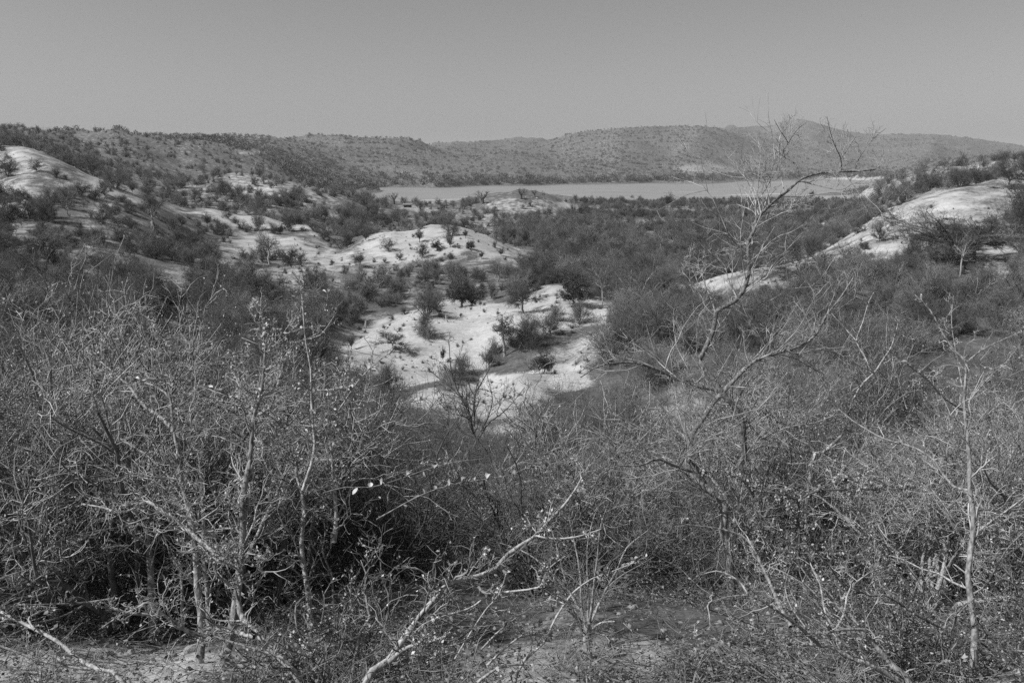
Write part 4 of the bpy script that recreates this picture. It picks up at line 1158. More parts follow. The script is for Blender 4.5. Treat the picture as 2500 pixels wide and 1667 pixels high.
# by the river
R = dict(near=300, far=800)
put(BAOBAB[0], *c2(970, 702, 112), "large baobab with thick trunk on the knoll by the river", "tree", wide=1.15, **R)
put(BAOBAB[1], *c2(1235, 668, 90), "baobab on top of the knoll by the river", "tree", **R)
put(BAOBAB[2], *c2(1328, 650, 58), "small baobab right of the top of the knoll", "tree", **R)
put(BARE[2], *c2(1388, 675, 68), "thin bare tree at the right edge of the knoll", "tree", **R)
put(BAOBAB[1], *c2(360, 700, 88), "baobab against the water at the left bend of the river", "tree", **R)
put(BAOBAB[2], *c2(430, 712, 72), "baobab beside the thatched hut", "tree", **R)
put(BAOBAB[0], *c2(770, 735, 70), "bare baobab between the hut and the knoll", "tree", **R)
put(LEAFY[0], *c2(1610, 690, 60), "round dark tree by the sandy river track", "tree", **R)
put(LEAFY[1], *c2(1645, 760, 55), "dark tree below the sandy river track", "tree", **R)
put(EVERGREEN[2], *c2(2245, 728, 105), "tallest dark tree on the river flat", "tree", wide=.8, **R)
put(EVERGREEN[1], *c2(2060, 800, 90), "dark upright tree in the middle of the river flat", "tree", wide=.7, **R)
put(LEAFY[2], *c2(2000, 668, 30), "small round tree at the water's edge", "tree", **R)
put(EVERGREEN[0], *c2(2110, 880, 60), "small pointed tree on the pale patch of the flat", "tree", wide=.8, **R)
put(EVERGREEN[2], *c3(885, 665, 60), "upright dark tree at the right end of the river flat", "tree", wide=.8, **R)

# ------------------------------------------------------------------ the many others, scattered
def scatter(n, x0, x1, y0, y1, Y0, Y1, hgt, pale_cut=.95, space=.5, extra=.25, keep=None):
    """feet of plants spread over the visible ground of a picture rectangle"""
    m = int(n * 3)
    xs = prng.uniform(x0, x1, m); ys = prng.uniform(y0, y1, m)
    P = hits(xs, ys)
    k = int(m * extra)
    if k:
        Y = np.exp(prng.uniform(math.log(Y0), math.log(Y1), k)); X = (prng.uniform(x0, x1, k) - 1176) / VF * Y
        Q = np.stack([X, Y, terrain(X, Y)], -1)
        P = np.concatenate([P, Q[seen(Q, np.full(k, hgt[0] * .9))]])
    P = P[(P[:, 1] > Y0) & (P[:, 1] < Y1)]
    prng.shuffle(P)
    pl = pale_at(P)
    P = P[prng.uniform(0, 1, len(P)) > np.clip(pl * 2.1, 0, 1) * pale_cut]
    if keep is not None:
        P = P[keep(P)]
    out = []
    for p in P:
        h = prng.uniform(*hgt)
        if p[1] < 46:                        # the thicket stays below what the photograph shows over it
            px_, py_ = project(p); lim = np.interp(px_ / S, ENV_X, ENV_Y)
            h = min(h, (py_ / S - lim) * pxm(p) * 1.05)
            if h < .7: continue
        if p[1] > 300:
            px_, py_ = project(p)
            h = min(h, (py_ / S - 452) * pxm(p) * 1.05)
            if h < 1.0: continue
        if p[2] < WATER_Z + .7: continue
        if p[1] > 20 and not clear_of(p, h): continue
        if 7.5 < p[1] < 32 and not clear_of(p, h, .6, KEEP_NEAR): continue
        if any((p[0] - a) ** 2 + (p[1] - b) ** 2 < (space * (c + h * .45)) ** 2 for a, b, c in TAKEN): continue
        TAKEN.append((p[0], p[1], h * .45)); out.append((p, h))
        if len(out) >= n: break
    return out


ENV_X = [-200, 0, 250, 520, 780, 850, 900, 1120, 1330, 1420, 1560, 1800, 2000, 2352, 2600]
ENV_Y = [560, 590, 650, 680, 700, 850, 905, 985, 935, 800, 720, 690, 700, 690, 680]


def region(p):
    x, y = project(p); x /= S; y /= S
    if p[1] < 45:
        side = "left" if x < 800 else "middle" if x < 1560 else "right"
        return {"left": "on the near left slope", "middle": "in the hollow below the pale ridges", "right": "on the near right slope"}[side]
    if p[1] > 300:
        return "on the river flat" if x > 1250 else "on the low hills before the river"
    if x < 520: return "on the left hillside"
    if x < 820: return "around the left mound"
    if x < 1300: return "in the valley between the pale ridges" if p[1] < 200 else "behind the second pale hill"
    if x < 1850: return "in the wooded valley right of the pale ridges"
    return "on the right hill" if p[1] < 112 else "behind the right hill"


MANY = []


def spread(spots, kinds, word, cat, sq=(.85, 1.15), wide=(.9, 1.2)):
    for p, h in spots:
        K = kinds[prng.integers(len(kinds))]
        rg = region(p)
        w = prng.uniform(*wide)
        plural = {"shrub": "shrubs", "bush": "bushes", "tree": "trees"}[cat]
        o = place(K, (p[0], p[1], p[2] - .05 * h), h / K.h * w, prng.uniform(0, 6.28), "%s %s" % (word, rg), cat, "%s %s" % (plural, rg), sz=prng.uniform(*sq) / w,
                  tilt=(prng.normal(0, .06), prng.normal(0, .06)))
        MANY.append((o, word, p, h))


def clumpy(P):
    return prng.uniform(0, 1, len(P)) < np.clip(.6 + 1.1 * vnoise(P[:, 0] / 13 + 3, P[:, 1] / 19 + 8, 91), .08, 1)


# thicket that fills the near slope
nl_ = scatter(12, -130, 640, 1250, 1480, 4.8, 6.8, (2.0, 3.1), 0, .2, 1.0)
spread(nl_, NEAR, "pale-twigged thicket tree", "tree", (.9, 1.15), (.8, 1.05))
nr_ = scatter(12, 1620, 2480, 1150, 1400, 7.4, 10.0, (1.6, 2.8), 0, .2, 1.0)
nr_ += scatter(3, 2240, 2480, 1250, 1500, 4.6, 6.5, (1.5, 2.4), 0, .3, 1.0)
spread(nr_, NEAR, "pale-twigged thicket tree", "tree", (.9, 1.15), (.8, 1.1))
nb_ = scatter(6, 1950, 2480, 1380, 1560, 3.2, 5.2, (.5, 1.0), 0, .28, 1.0)
nb_ += scatter(3, 660, 900, 1380, 1560, 3.2, 4.6, (.5, .9), 0, .28, 1.0)
spread(nb_, TANGLE, "low leafy tangle", "shrub", (.9, 1.15), (1.0, 1.5))
tl_ = scatter(24, -150, 690, 1000, 1500, 6.2, 10, (2.3, 3.3), 0, .36, 1.0)
spread(tl_, DENSE, "twiggy thicket tree", "tree", (.9, 1.15), (.85, 1.15))
tr_ = scatter(22, 1560, 2520, 1000, 1500, 8.0, 13, (1.8, 3.0), 0, .36, 1.0)
tr_ += scatter(5, 2150, 2480, 1000, 1500, 4.6, 6.5, (1.8, 2.8), 0, .36, 1.0)
spread(tr_, DENSE + SHRUBS[2:3], "twiggy thicket tree", "tree", (.9, 1.15), (.85, 1.15))
tc_ = scatter(14, 800, 1500, 1150, 1400, 6.2, 10, (1.0, 1.9), 0, .4, 1.0)
spread(tc_, SHRUBS, "leafless grey shrub", "shrub", (.9, 1.15), (.9, 1.2))
th = scatter(170, -120, 2480, 760, 1330, 8.5, 46, (1.4, 2.9), .9, .42, .5)
spread(th, SHRUBS, "leafless grey shrub", "shrub", (.8, 1.2), (.9, 1.35))
th2 = scatter(110, -120, 2480, 620, 820, 36, 80, (1.4, 2.8), .97, .36, .4)
spread(th2, SHRUBS[:4] + BUSHES, "leafless grey shrub", "shrub", (.8, 1.2), (.9, 1.35))
for x_, y_, h_, t_ in ((735, 1560, 200, "leafy tangle at the bottom edge left of the leaning branch"), (860, 1480, 170, "low tangle under the start of the leaning branch"),
                       (2130, 1560, 200, "leafy tangle at the bottom left of the straight tree"),
                       (2300, 1500, 300, "leafy tangle right of the straight slender tree")):
    put(TANGLE[int(x_) % 3], x_, y_, h_, t_, "shrub", near=2.2, far=12, wide=1.25)
KEEP[-4:] = []
# valley and hills between the near slope and the river flat
b1 = scatter(185, -60, 2420, 420, 720, 60, 330, (.9, 4.0), .97, .27, .35, keep=clumpy)
spread(b1, BUSHES, "leafless rounded bush", "bush")
b2 = scatter(85, -60, 2420, 420, 720, 60, 330, (1.0, 4.2), .97, .27, .35, keep=clumpy)
spread(b2, LEAFY, "dark leafy bush", "bush")
b3 = scatter(60, -60, 2420, 440, 720, 60, 330, (2.6, 4.2), .98, .45, .35)
spread(b3, ACACIA, "flat-topped acacia", "tree")
b4 = scatter(36, -60, 2420, 440, 760, 55, 330, (3.0, 5.0), .95, .4, .35)
spread(b4, BARE, "bare grey tree", "tree")
# dark trees of the river flat
b5 = scatter(130, 1340, 2020, 452, 525, 300, 760, (2.6, 5.2), .97, .42, .1)
spread(b5, LEAFY + EVERGREEN[:1], "dark round tree", "tree", (.7, 1.0), (1.0, 1.3))
b6 = scatter(60, 780, 1360, 455, 530, 230, 520, (3.0, 5.5), .9, .42, .2)
spread(b6, BUSHES + LEAFY[:2], "grey rounded bush", "bush")
print("placed", len(nl_), len(nr_), len(nb_), len(tl_), len(tr_), len(tc_), len(th), len(th2), len(b1), len(b2), len(b3), len(b4), len(b5), len(b6))

# far woods: too many and too small to tell apart, each a mass of real little crowns
def crowns(P, h, nq, r, size=1.9):
    """P feet, h heights: nq small leaf clumps per crown, spread through its volume, and a short trunk"""
    n = len(P)
    d = unit(r.normal(0, 1, (n, nq, 3))) * (r.uniform(0, 1, (n, nq, 1)) ** .4)
    w = (h * r.uniform(.4, .68, n))[:, None, None]
    c = P[:, None] + d * np.concatenate([w, w, (h * .42)[:, None, None]], -1) * np.ones((n, nq, 1))
    c[..., 2] += (h * .5)[:, None]
    V, Q = leaves(c.reshape(-1, 3), np.repeat(h * size / math.sqrt(nq), nq), r, up=.6, aspect=.8)
    tp = np.stack([P - np.array([0, 0, .3]), P + np.stack([np.zeros(n), np.zeros(n), h * .6], -1)], 1)
    V2, Q2 = tube(tp, taper(h * .02, h * .012, 2), 3)
    return join([(V, Q), (V2, Q2)])


def mass(name, P, scale, meshes, label, cat, squash=(.8, 1.2), tilt=0.0, seed=3):
    """one object that stands copies of the meshes on the points P"""
    r = np.random.default_rng(seed)
    me = bpy.data.meshes.new(name)
    me.vertices.add(len(P)); me.vertices.foreach_set("co", np.ascontiguousarray(P, np.float32).ravel())
    sc = scale[:, None] * np.stack([np.ones(len(P)), np.ones(len(P)), r.uniform(*squash, len(P))], -1)
    rot = np.stack([r.normal(0, tilt, len(P)), r.normal(0, tilt, len(P)), r.uniform(0, 6.28, len(P))], -1)
    for nm, val in (("sc", sc), ("rot", rot)):
        at_ = me.attributes.new(nm, 'FLOAT_VECTOR', 'POINT'); at_.data.foreach_set("vector", np.ascontiguousarray(val, np.float32).ravel())
    at_ = me.attributes.new("pick", 'INT', 'POINT'); at_.data.foreach_set("value", r.integers(0, len(meshes), len(P)).astype(np.int32))
    col = bpy.data.collections.new(name + "_shapes")
    for k, m_ in enumerate(meshes):
        o = bpy.data.objects.new("%s_shape_%02d" % (name, k), m_); col.objects.link(o)
    ng = bpy.data.node_groups.new(name + "_spread", 'GeometryNodeTree')
    ng.interface.new_socket("Geometry", in_out='INPUT', socket_type='NodeSocketGeometry')
    ng.interface.new_socket("Geometry", in_out='OUTPUT', socket_type='NodeSocketGeometry')
    N, K = ng.nodes, ng.links
    gi, go = N.new("NodeGroupInput"), N.new("NodeGroupOutput")
    ip = N.new("GeometryNodeInstanceOnPoints"); ci = N.new("GeometryNodeCollectionInfo")
    ci.inputs[0].default_value = col; ci.inputs["Separate Children"].default_value = True; ci.inputs["Reset Children"].default_value = True

    def attr(nm, ty):
        q = N.new("GeometryNodeInputNamedAttribute"); q.data_type = ty; q.inputs[0].default_value = nm; return q.outputs[0]
    K.new(gi.outputs[0], ip.inputs["Points"]); K.new(ci.outputs[0], ip.inputs["Instance"])
    ip.inputs["Pick Instance"].default_value = True
    K.new(attr("pick", 'INT'), ip.inputs["Instance Index"]); K.new(attr("rot", 'FLOAT_VECTOR'), ip.inputs["Rotation"]); K.new(attr("sc", 'FLOAT_VECTOR'), ip.inputs["Scale"])
    K.new(ip.outputs[0], go.inputs[0])
    o = obj(name, me, None, label=label, cat=cat, kind="stuff")
    md = o.modifiers.new("spread", 'NODES'); md.node_group = ng
    return o


def merged(kind, twig=None):
    """one mesh with the stems, twigs and leaves of a plant variant"""
    ms = [m_ for m_ in (kind.stem, kind.twig, kind.leaf) if m_]
    parts, mi = [], []
    for k, m_ in enumerate(ms):
        V = np.empty(len(m_.vertices) * 3, np.float32); m_.vertices.foreach_get("co", V)
        Q = np.empty(len(m_.loops), np.int32); m_.loops.foreach_get("vertex_index", Q)
        parts.append((V.reshape(-1, 3), Q.reshape(-1, 4))); mi.append(np.full(len(Q) // 4, k, np.int32))
    me = mesh_from(kind.name + "_mass", *join(parts))
    for m_ in ms: me.materials.append(twig if twig and m_ is not kind.stem else m_.materials[0])
    me.polygons.foreach_set("material_index", np.concatenate(mi))
    return me


fr = np.random.default_rng(77)


def far_feet(n, box, Y0, Y1, hgt, dens_l, bare_keep, base=.62, skip=None):
    xs = fr.uniform(box[0], box[1], n); ys = fr.uniform(box[2], box[3], n)
    P = hits(xs, ys, 30, 6000, 300)
    k = n // 3
    Y = np.exp(fr.uniform(math.log(Y0), math.log(Y1), k)); X = (fr.uniform(box[0], box[1], k) - 1176) / VF * Y
    Qx = np.stack([X, Y, terrain(X, Y)], -1); Qx = Qx[seen(Qx, np.full(k, hgt[0]))]
    P = np.concatenate([P, Qx])
    P = P[(P[:, 1] > Y0) & (P[:, 1] < Y1) & (P[:, 2] > WATER_Z + .8)]
    dn = base + .55 * vnoise(P[:, 0] / dens_l, P[:, 1] / dens_l, 31) + .3 * vnoise(P[:, 0] / (dens_l * .3), P[:, 1] / (dens_l * .3), 32)
    P = P[fr.uniform(0, 1, len(P)) < np.clip(dn, .12, 1) * (1 - bare_keep * np.clip(pale_at(P) * 2.0, 0, 1))]
    h = fr.uniform(hgt[0], hgt[1], len(P))
    k = clear_of(P, h)
    return P[k], h[k]


def far_crown(seed, mat, nq=46):
    r = np.random.default_rng(seed)
    me = mesh_from("far_crown", *crowns(np.zeros((1, 3)), np.ones(1), nq, r, 1.5), smooth=False); me.materials.append(mat); return me


FC = [far_crown(k, (M_TWIG_MID, M_TWIG_PALE)[k % 3 == 2]) for k in range(5)] + [far_crown(9, M_LEAF_MID)]
P_, h_ = far_feet(34000, (-120, 2480, 280, 470), 800, 3600, (2.0, 5.8), 150, .75, .74)
mass("distant_woodland", P_, h_, FC, "grey woodland covering the far hills beyond the river", "woodland")
n_far = len(P_)
MB = [merged(k) for k in BUSHES[:4] + LEAFY[:2]]
MS = MB[:2] + [MB[4]] + [merged(k, M_TWIG_PALE) for k in BUSHES[:4]] + [merged(BARE[1])]
P_, h_ = far_feet(8000, (-120, 2480, 285, 560), 205, 850, (2.0, 4.4), 45, .8, .95)
_x, _y = project(P_ + np.stack([0 * h_, 0 * h_, h_], -1))
_k = ~((_y / S < 455) & (_x / S > 860) & (P_[:, 1] > 300))
P_, h_ = P_[_k], h_[_k] * fr.uniform(.45, 1.15, _k.sum())
mass("hillside_scrub", P_, h_ / 3.2, MS, "grey scrub covering the left hill and the low hills before the river", "scrub")
print("far", n_far, len(P_))
VP, vh = far_feet(2600, (1150, 2050, 480, 690), 85, 330, (.9, 3.6), 25, .97, .56)
VS = (VP, vh / 3.2)
P_, h_ = far_feet(4300, (-120, 2480, 420, 790), 44, 215, (.4, 2.3), 14, .995, .75)
mass("valley_scrub", *VS, MB + MS[3:6], "dark scrub filling the valley floor right of the pale ridges", "scrub")
mass("low_scrub", P_, h_ / 3.2, MS, "low grey scrub between the bushes of the middle hills", "scrub")


# the dark belt of riverside trees on the far bank
def bank_belt():
    n = 620
    xs = fr.uniform(560, 2060, n); t = fr.uniform(0, 1, n) ** 1.6
    yb = np.interp(xs, [560, 790, 850, 1200, 1500, 1900, 2060], [425, 436, 433, 424, 418, 410, 408])
    P = hits(xs, yb - t * np.interp(xs, [560, 850, 1300, 2060], [42, 30, 10, 7]), 40, 6000, 900)
    P = P[(P[:, 2] > WATER_Z + .5) & (P[:, 1] > 700)]
    mass("riverside_trees", P, fr.uniform(5, 11, len(P)), [far_crown(20 + k, M_LEAF_MID, 70) for k in range(3)], "dark belt of trees along the far bank of the river", "woodland")


bank_belt()
P_, h_ = far_feet(1500, (1330, 2030, 452, 505), 330, 760, (1.8, 4.6), 60, .85, .85)
_x, _y = project(P_ + np.stack([0 * h_, 0 * h_, h_], -1))
_k = _y / S > 451
mass("shore_trees", P_[_k], h_[_k] / 3.3, MB[4:6] + MB[:1], "dark belt of small trees on the near side of the river", "woodland")

# ------------------------------------------------------------------ undergrowth, litter and stones of the near slope
def stick_bundle(seed):
    r = np.random.default_rng(seed)
    n = 15; out = []
    a = r.uniform(0, 6.28, n); q = np.stack([np.cos(a), np.sin(a), np.zeros(n)], -1) * r.uniform(0, .35, (n, 1)) - np.array([0, 0, .05])
    d = np.stack([np.cos(a) * .35, np.sin(a) * .35, np.ones(n)], -1) + r.normal(0, .3, (n, 3))
    L = r.uniform(.4, 1.3, n)
    P = walk(q, d, L, 7, .2, .02, r, .06)
    tubes(out, P, np.full(n, .0042), np.full(n, .0014), 4)
    i, t, q, d = spawn(P, 7, .2, 1, (.4, 1.2), r, .1)
    P2 = walk(q, d, L[i] * r.uniform(.15, .4, len(i)), 4, .25, .02, r)
    tubes(out, P2, np.full(len(i), .0022), np.full(len(i), .001), 3)
    i, t, q, d = spawn(P2, 3, .2, 1, (.4, 1.2), r, .1)
    P3 = walk(q, d, np.full(len(i), .1), 3, .25, .02, r)
    tubes(out, P3, np.full(len(i), .0015), np.full(len(i), .0008), 3)
    return join(out)


def grass_tuft(seed):
    r = np.random.default_rng(seed)
    n = 26
    a = r.uniform(0, 6.28, n); q = np.stack([np.cos(a), np.sin(a), np.zeros(n)], -1) * r.uniform(0, .08, (n, 1)) - np.array([0, 0, .01])
    d = np.stack([np.cos(a) * .7, np.sin(a) * .7, np.ones(n)], -1) + r.normal(0, .25, (n, 3))
    P = walk(q, d, r.uniform(.12, .34, n), 5, .1, 0, r, .35)
    return tube(P, taper(np.full(n, .0026), np.full(n, .0007), 5), 3)


def litter_patch(seed):
    r = np.random.default_rng(seed)
    n = 130
    q = np.concatenate([r.uniform(-.32, .32, (n, 2)), r.uniform(0, .018, (n, 1))], 1)
    V, Q = leaves(q, .017 * r.choice([.5, .8, 1.0, 1.5], n), r, d=r.normal(0, 1, (n, 3)) * np.array([1.5, 1.5, .15]), up=.0, aspect=.6, fold=.3)
    m = 16
    p = np.concatenate([r.uniform(-.3, .3, (m, 2)), np.full((m, 1), .012)], 1)
    dd = np.concatenate([r.normal(0, 1, (m, 2)), r.normal(0, .06, (m, 1))], 1)
    out = [(V, Q)]
    tubes(out, walk(p, dd, r.uniform(.06, .28, m), 4, .15, 0, r), np.full(m, .003), np.full(m, .0012), 3)
    return join(out)


def rock(seed, detail=2):
    """lumpy stone as a quad sphere"""
    r = np.random.default_rng(seed)
    n = 6
    g = np.linspace(-1, 1, n + 1)
    A, B = np.meshgrid(g, g, indexing='ij')
    vs_, qs, o = [], [], 0
    for ax in range(3):
        for sg in (-1, 1):
            c = [None] * 3; c[ax] = np.full_like(A, sg); c[(ax + 1) % 3] = A * sg; c[(ax + 2) % 3] = B
            V = np.stack(c, -1).reshape(-1, 3)
            i, j = np.meshgrid(np.arange(n), np.arange(n), indexing='ij'); a = (i * (n + 1) + j).ravel()
            vs_.append(V); qs.append(np.stack([a, a + n + 1, a + n + 2, a + 1], -1) + o); o += len(V)
    V = unit(np.concatenate(vs_))
    for _ in range(7):                                   # flat facets
        d = unit(r.normal(0, 1, (1, 3)))[0]; t = r.uniform(.62, .88)
        k = V @ d
        V = V - np.outer(np.maximum(k - t, 0), d)
    V = V * np.array([1, r.uniform(.7, 1.0), r.uniform(.5, .75)])
    V = V + .04 * np.stack([vnoise(V[:, 0] * 3 + 9, V[:, 1] * 3 + V[:, 2] * 2 + 5, seed + k) for k in range(3)], -1)
    return mesh_from("stone", V, np.concatenate(qs), smooth=False)


M_STONE = grey_mat("grey_stone", .20, .38, 9, 6, .9, .25, .7)
M_LITTER = grey_mat("litter", .05, .30, 40, 2, .85, .2)
M_GRASS = grey_mat("dry_grass", .18, .36, 3, 2, .8, .25)
ur = np.random.default_rng(8)


def near_feet(n, Y0, Y1, x0=-150, x1=2500, pale=.0):
    Y = np.exp(ur.uniform(math.log(Y0), math.log(Y1), n)); X = (ur.uniform(x0, x1, n) - 1176) / VF * Y * 1.1
    P = np.stack([X, Y, terrain(X, Y)], -1)
    return P[ur.uniform(0, 1, n) > pale * pale_at(P)]


def own(mesh_vq, mat, name):
    me = mesh_from(name, *mesh_vq); me.materials.append(mat); return me


P_ = near_feet(2000, 6.3, 60, pale=1.6)
P_ = P_[(P_[:, 1] > 9) | (ur.uniform(0, 1, len(P_)) < .2)]
P_ = P_[~((np.abs(P_[:, 0] / P_[:, 1] - .02) < .25) & (P_[:, 1] < 6))]
P_ = P_[clear_of(P_, np.full(len(P_), 1.0), .6, KEEP_NEAR)]
mass("dry_undergrowth", P_, ur.uniform(.7, 1.5, len(P_)), [own(stick_bundle(60 + k), (M_TWIG_FINE, M_TWIG_MID, M_TWIG_MID)[k % 3], "stick_bundle") for k in range(5)], "thin dry stems growing between the shrubs of the near slope", "undergrowth", tilt=.15)
P_ = near_feet(560, 2.2, 30, pale=.6)
mass("dry_grass", P_, ur.uniform(.35, .95, len(P_)), [own(grass_tuft(80 + k), M_GRASS, "grass_tuft") for k in range(5)], "dry grass tufts on the near slope", "grass", tilt=.1)
P_ = near_feet(1300, 2.0, 11, pale=.5)
P_ = P_[ur.uniform(0, 1, len(P_)) < np.clip(.35 + 1.3 * vnoise(P_[:, 0] * 1.7, P_[:, 1] * 1.7, 15), .08, 1)]
mass("leaf_litter", P_ + np.array([0, 0, .004]), ur.uniform(.8, 1.3, len(P_)), [own(litter_patch(90 + k), M_LITTER, "litter_patch") for k in range(4)], "fallen leaves and broken twigs on the ground in front", "litter", tilt=.22)
STONES = [rock(100 + k) for k in range(7)]
P_ = near_feet(2600, 2.0, 13)
mass("gravel", P_, .007 + .035 * ur.uniform(0, 1, len(P_)) ** 3, STONES, "small gravel on the ground in front", "gravel", seed=9)
for s_ in STONES: s_.materials.append(M_STONE)
# small dark tufts on the bare ridges
P_, h_ = far_feet(5200, (640, 2400, 430, 960), 33, 190, (.12, .4), 6, .0, .5)
P_ = P_[(pale_at(P_) > .35) & (ur.uniform(0, 1, len(P_)) < .4)]
mass("ridge_tufts", P_, ur.uniform(.05, .16, len(P_)) * np.clip(P_[:, 1] / 70, .7, 1.8), [MB[1], MB[4], MB[5]], "tiny dark tufts dotted over the bare pale ridges", "tufts")
P_, h_ = far_feet(12000, (-20, 2400, 380, 960), 33, 260, (.12, .4), 6, .0, .6)
P_ = P_[(pale_at(P_) > .35)]
mass("ridge_stones", P_, ur.uniform(.04, .16, len(P_)) * np.clip(P_[:, 1] / 70, .6, 1.6), STONES, "loose stones scattered over the bare pale ridges", "stones", seed=12)

# stones one can pick out at the bottom of the picture
for k, (x, y, w, t) in enumerate(((25, 1470, 30, "flat stone at the left edge behind the long bare branch"), (440, 1495, 40, "broad stone below the mossy grey trunk"),
                                  (300, 1500, 22, "small stone left of the upright grey trunk's foot"), (180, 1520, 26, "stone under the long bare branch in the corner"),
                                  (640, 1555, 30, "stone right of the dark-barked tree's foot"), (1190, 1505, 22, "small stone left of the stout pale trunk"),
                                  (1455, 1555, 34, "pale stone right below the stout pale trunk"), (1200, 1555, 26, "stone at the bottom centre among the branches"),
                                  (260, 1552, 30, "round stone at the bottom left among dry grass"), (1320, 1562, 20, "small stone at the bottom edge left of the pale stone"))):
    P = hit(x * S, y * S, 1.2, 30)
    sz = w * pxm(P) * .5
    o = obj("stone", STONES[k % 7], None, label=t, cat="stone", group="stones at the bottom of the picture", loc=(P[0], P[1], P[2] + sz * .15))
    o.scale = (sz, sz, sz); o.rotation_euler = (0, 0, ur.uniform(0, 6.28))

# ------------------------------------------------------------------ small things on the hills
M_MOUND = grey_mat("termite_clay", .45, .6, 6, 5, .95, .05, .8)
def termite_mound():
    P = hit(350 * S, 525 * S, 40, 200); hgt = 18 * pxm(P)
    r = np.random.default_rng(4)
    t = np.linspace(0, 1, 12)
    L = np.stack([.04 * np.sin(t * 5) * hgt, .03 * np.cos(t * 4) * hgt, t * hgt * 1.04 - .15], -1)
    W = hgt * np.array([.36, .30, .25, .215, .19, .165, .14, .115, .095, .075, .05, .012])
    V, Q = tube(L[None], W[None], 14)
    a = np.arctan2(V[:, 1], V[:, 0])
    f = 1 + .16 * vnoise(a * 2 + 4, V[:, 2] / hgt * 4, 5) + .08 * vnoise(a * 5 + 4, V[:, 2] / hgt * 11, 6)
    V[:, :2] *= f[:, None]
    e = bpy.data.objects.new("termite_mound", None); scene.collection.objects.link(e); e.location = P
    e["label"] = "pale cone-shaped termite mound on the left hillside"; e["category"] = "termite mound"
    obj("cone", mesh_from("termite_cone", V, Q), M_MOUND, e)
    V2, Q2 = tube((L * np.array([1, 1, .36]) + np.array([hgt * .42, -.1, 0]))[None], W[None] * .6, 10)
    obj("side_cone", mesh_from("termite_side_cone", V2, Q2), M_MOUND, e)
    q = np.array([[hgt * .3, -.25, -.1], [hgt * .29, -.25, hgt * .3], [hgt * .33, -.25, hgt * .55], [hgt * .25, -.25, hgt * .85]])
    V3, Q3 = tube(q[None], np.array([[.12, .1, .13, .05]]) * hgt, 8)
    o = obj("burnt_stump", mesh_from("burnt_stump", V3, Q3), M_CHAR, label="black burnt stump against the right side of the termite mound", cat="stump", loc=P)


M_CHAR = grey_mat("charred_wood", .012, .03, 10, 3, .9, .1)
termite_mound()


def pale_stump(x, y, hpx, w, lean, label):
    P = hit(x * S, y * S, 30, 110); u = pxm(P)
    n = 7; t = np.linspace(0, 1, n)
    L = np.stack([lean * t * hpx * u + .02 * np.sin(t * 9), .02 * np.cos(t * 7), t * hpx * u - .1 * (1 - t)], -1)
    V, Q = tube(L[None], (np.linspace(1.15, .8, n) * w * u * .5)[None], 8)
    e = bpy.data.objects.new("dead_stump", None); scene.collection.objects.link(e); e.location = P
    e["label"] = label; e["category"] = "stump"
    obj("trunk", mesh_from("stump_trunk", V, Q), M_PALE_BARK, e)
    out = []
    tubes(out, walk(L[-2:-1], np.array([[.4, 0, 1]]), np.array([hpx * u * .35]), 4, .1, 0, ur), np.array([w * u * .2]), np.array([w * u * .06]), 5)
    tubes(out, walk(L[3:4], np.array([[.9, .1, .3]]), np.array([hpx * u * .3]), 4, .1, 0, ur), np.array([w * u * .18]), np.array([w * u * .05]), 5)
    obj("snag", mesh_from("stump_snag", *join(out)), M_PALE_BARK, e)


pale_stump(840, 753, 17, 4, .02, "upright white stump at the left foot of the pale ridge")
pale_stump(1029, 740, 17, 3, -.35, "small leaning white stump on the pale ridge slope")

# thatched huts by the river
M_THATCH = grey_mat("thatch", .12, .26, 3, 5, .95, .1, .8, (6, 6, 1))
M_POLE = grey_mat("hut_poles", .10, .2, 6, 3, .9, .1)
M_DARK_IN = grey_mat("hut_inner_shade", .05, .10, 3, 3, .95, .1)  # dark colour that imitates the shade under the hut roof


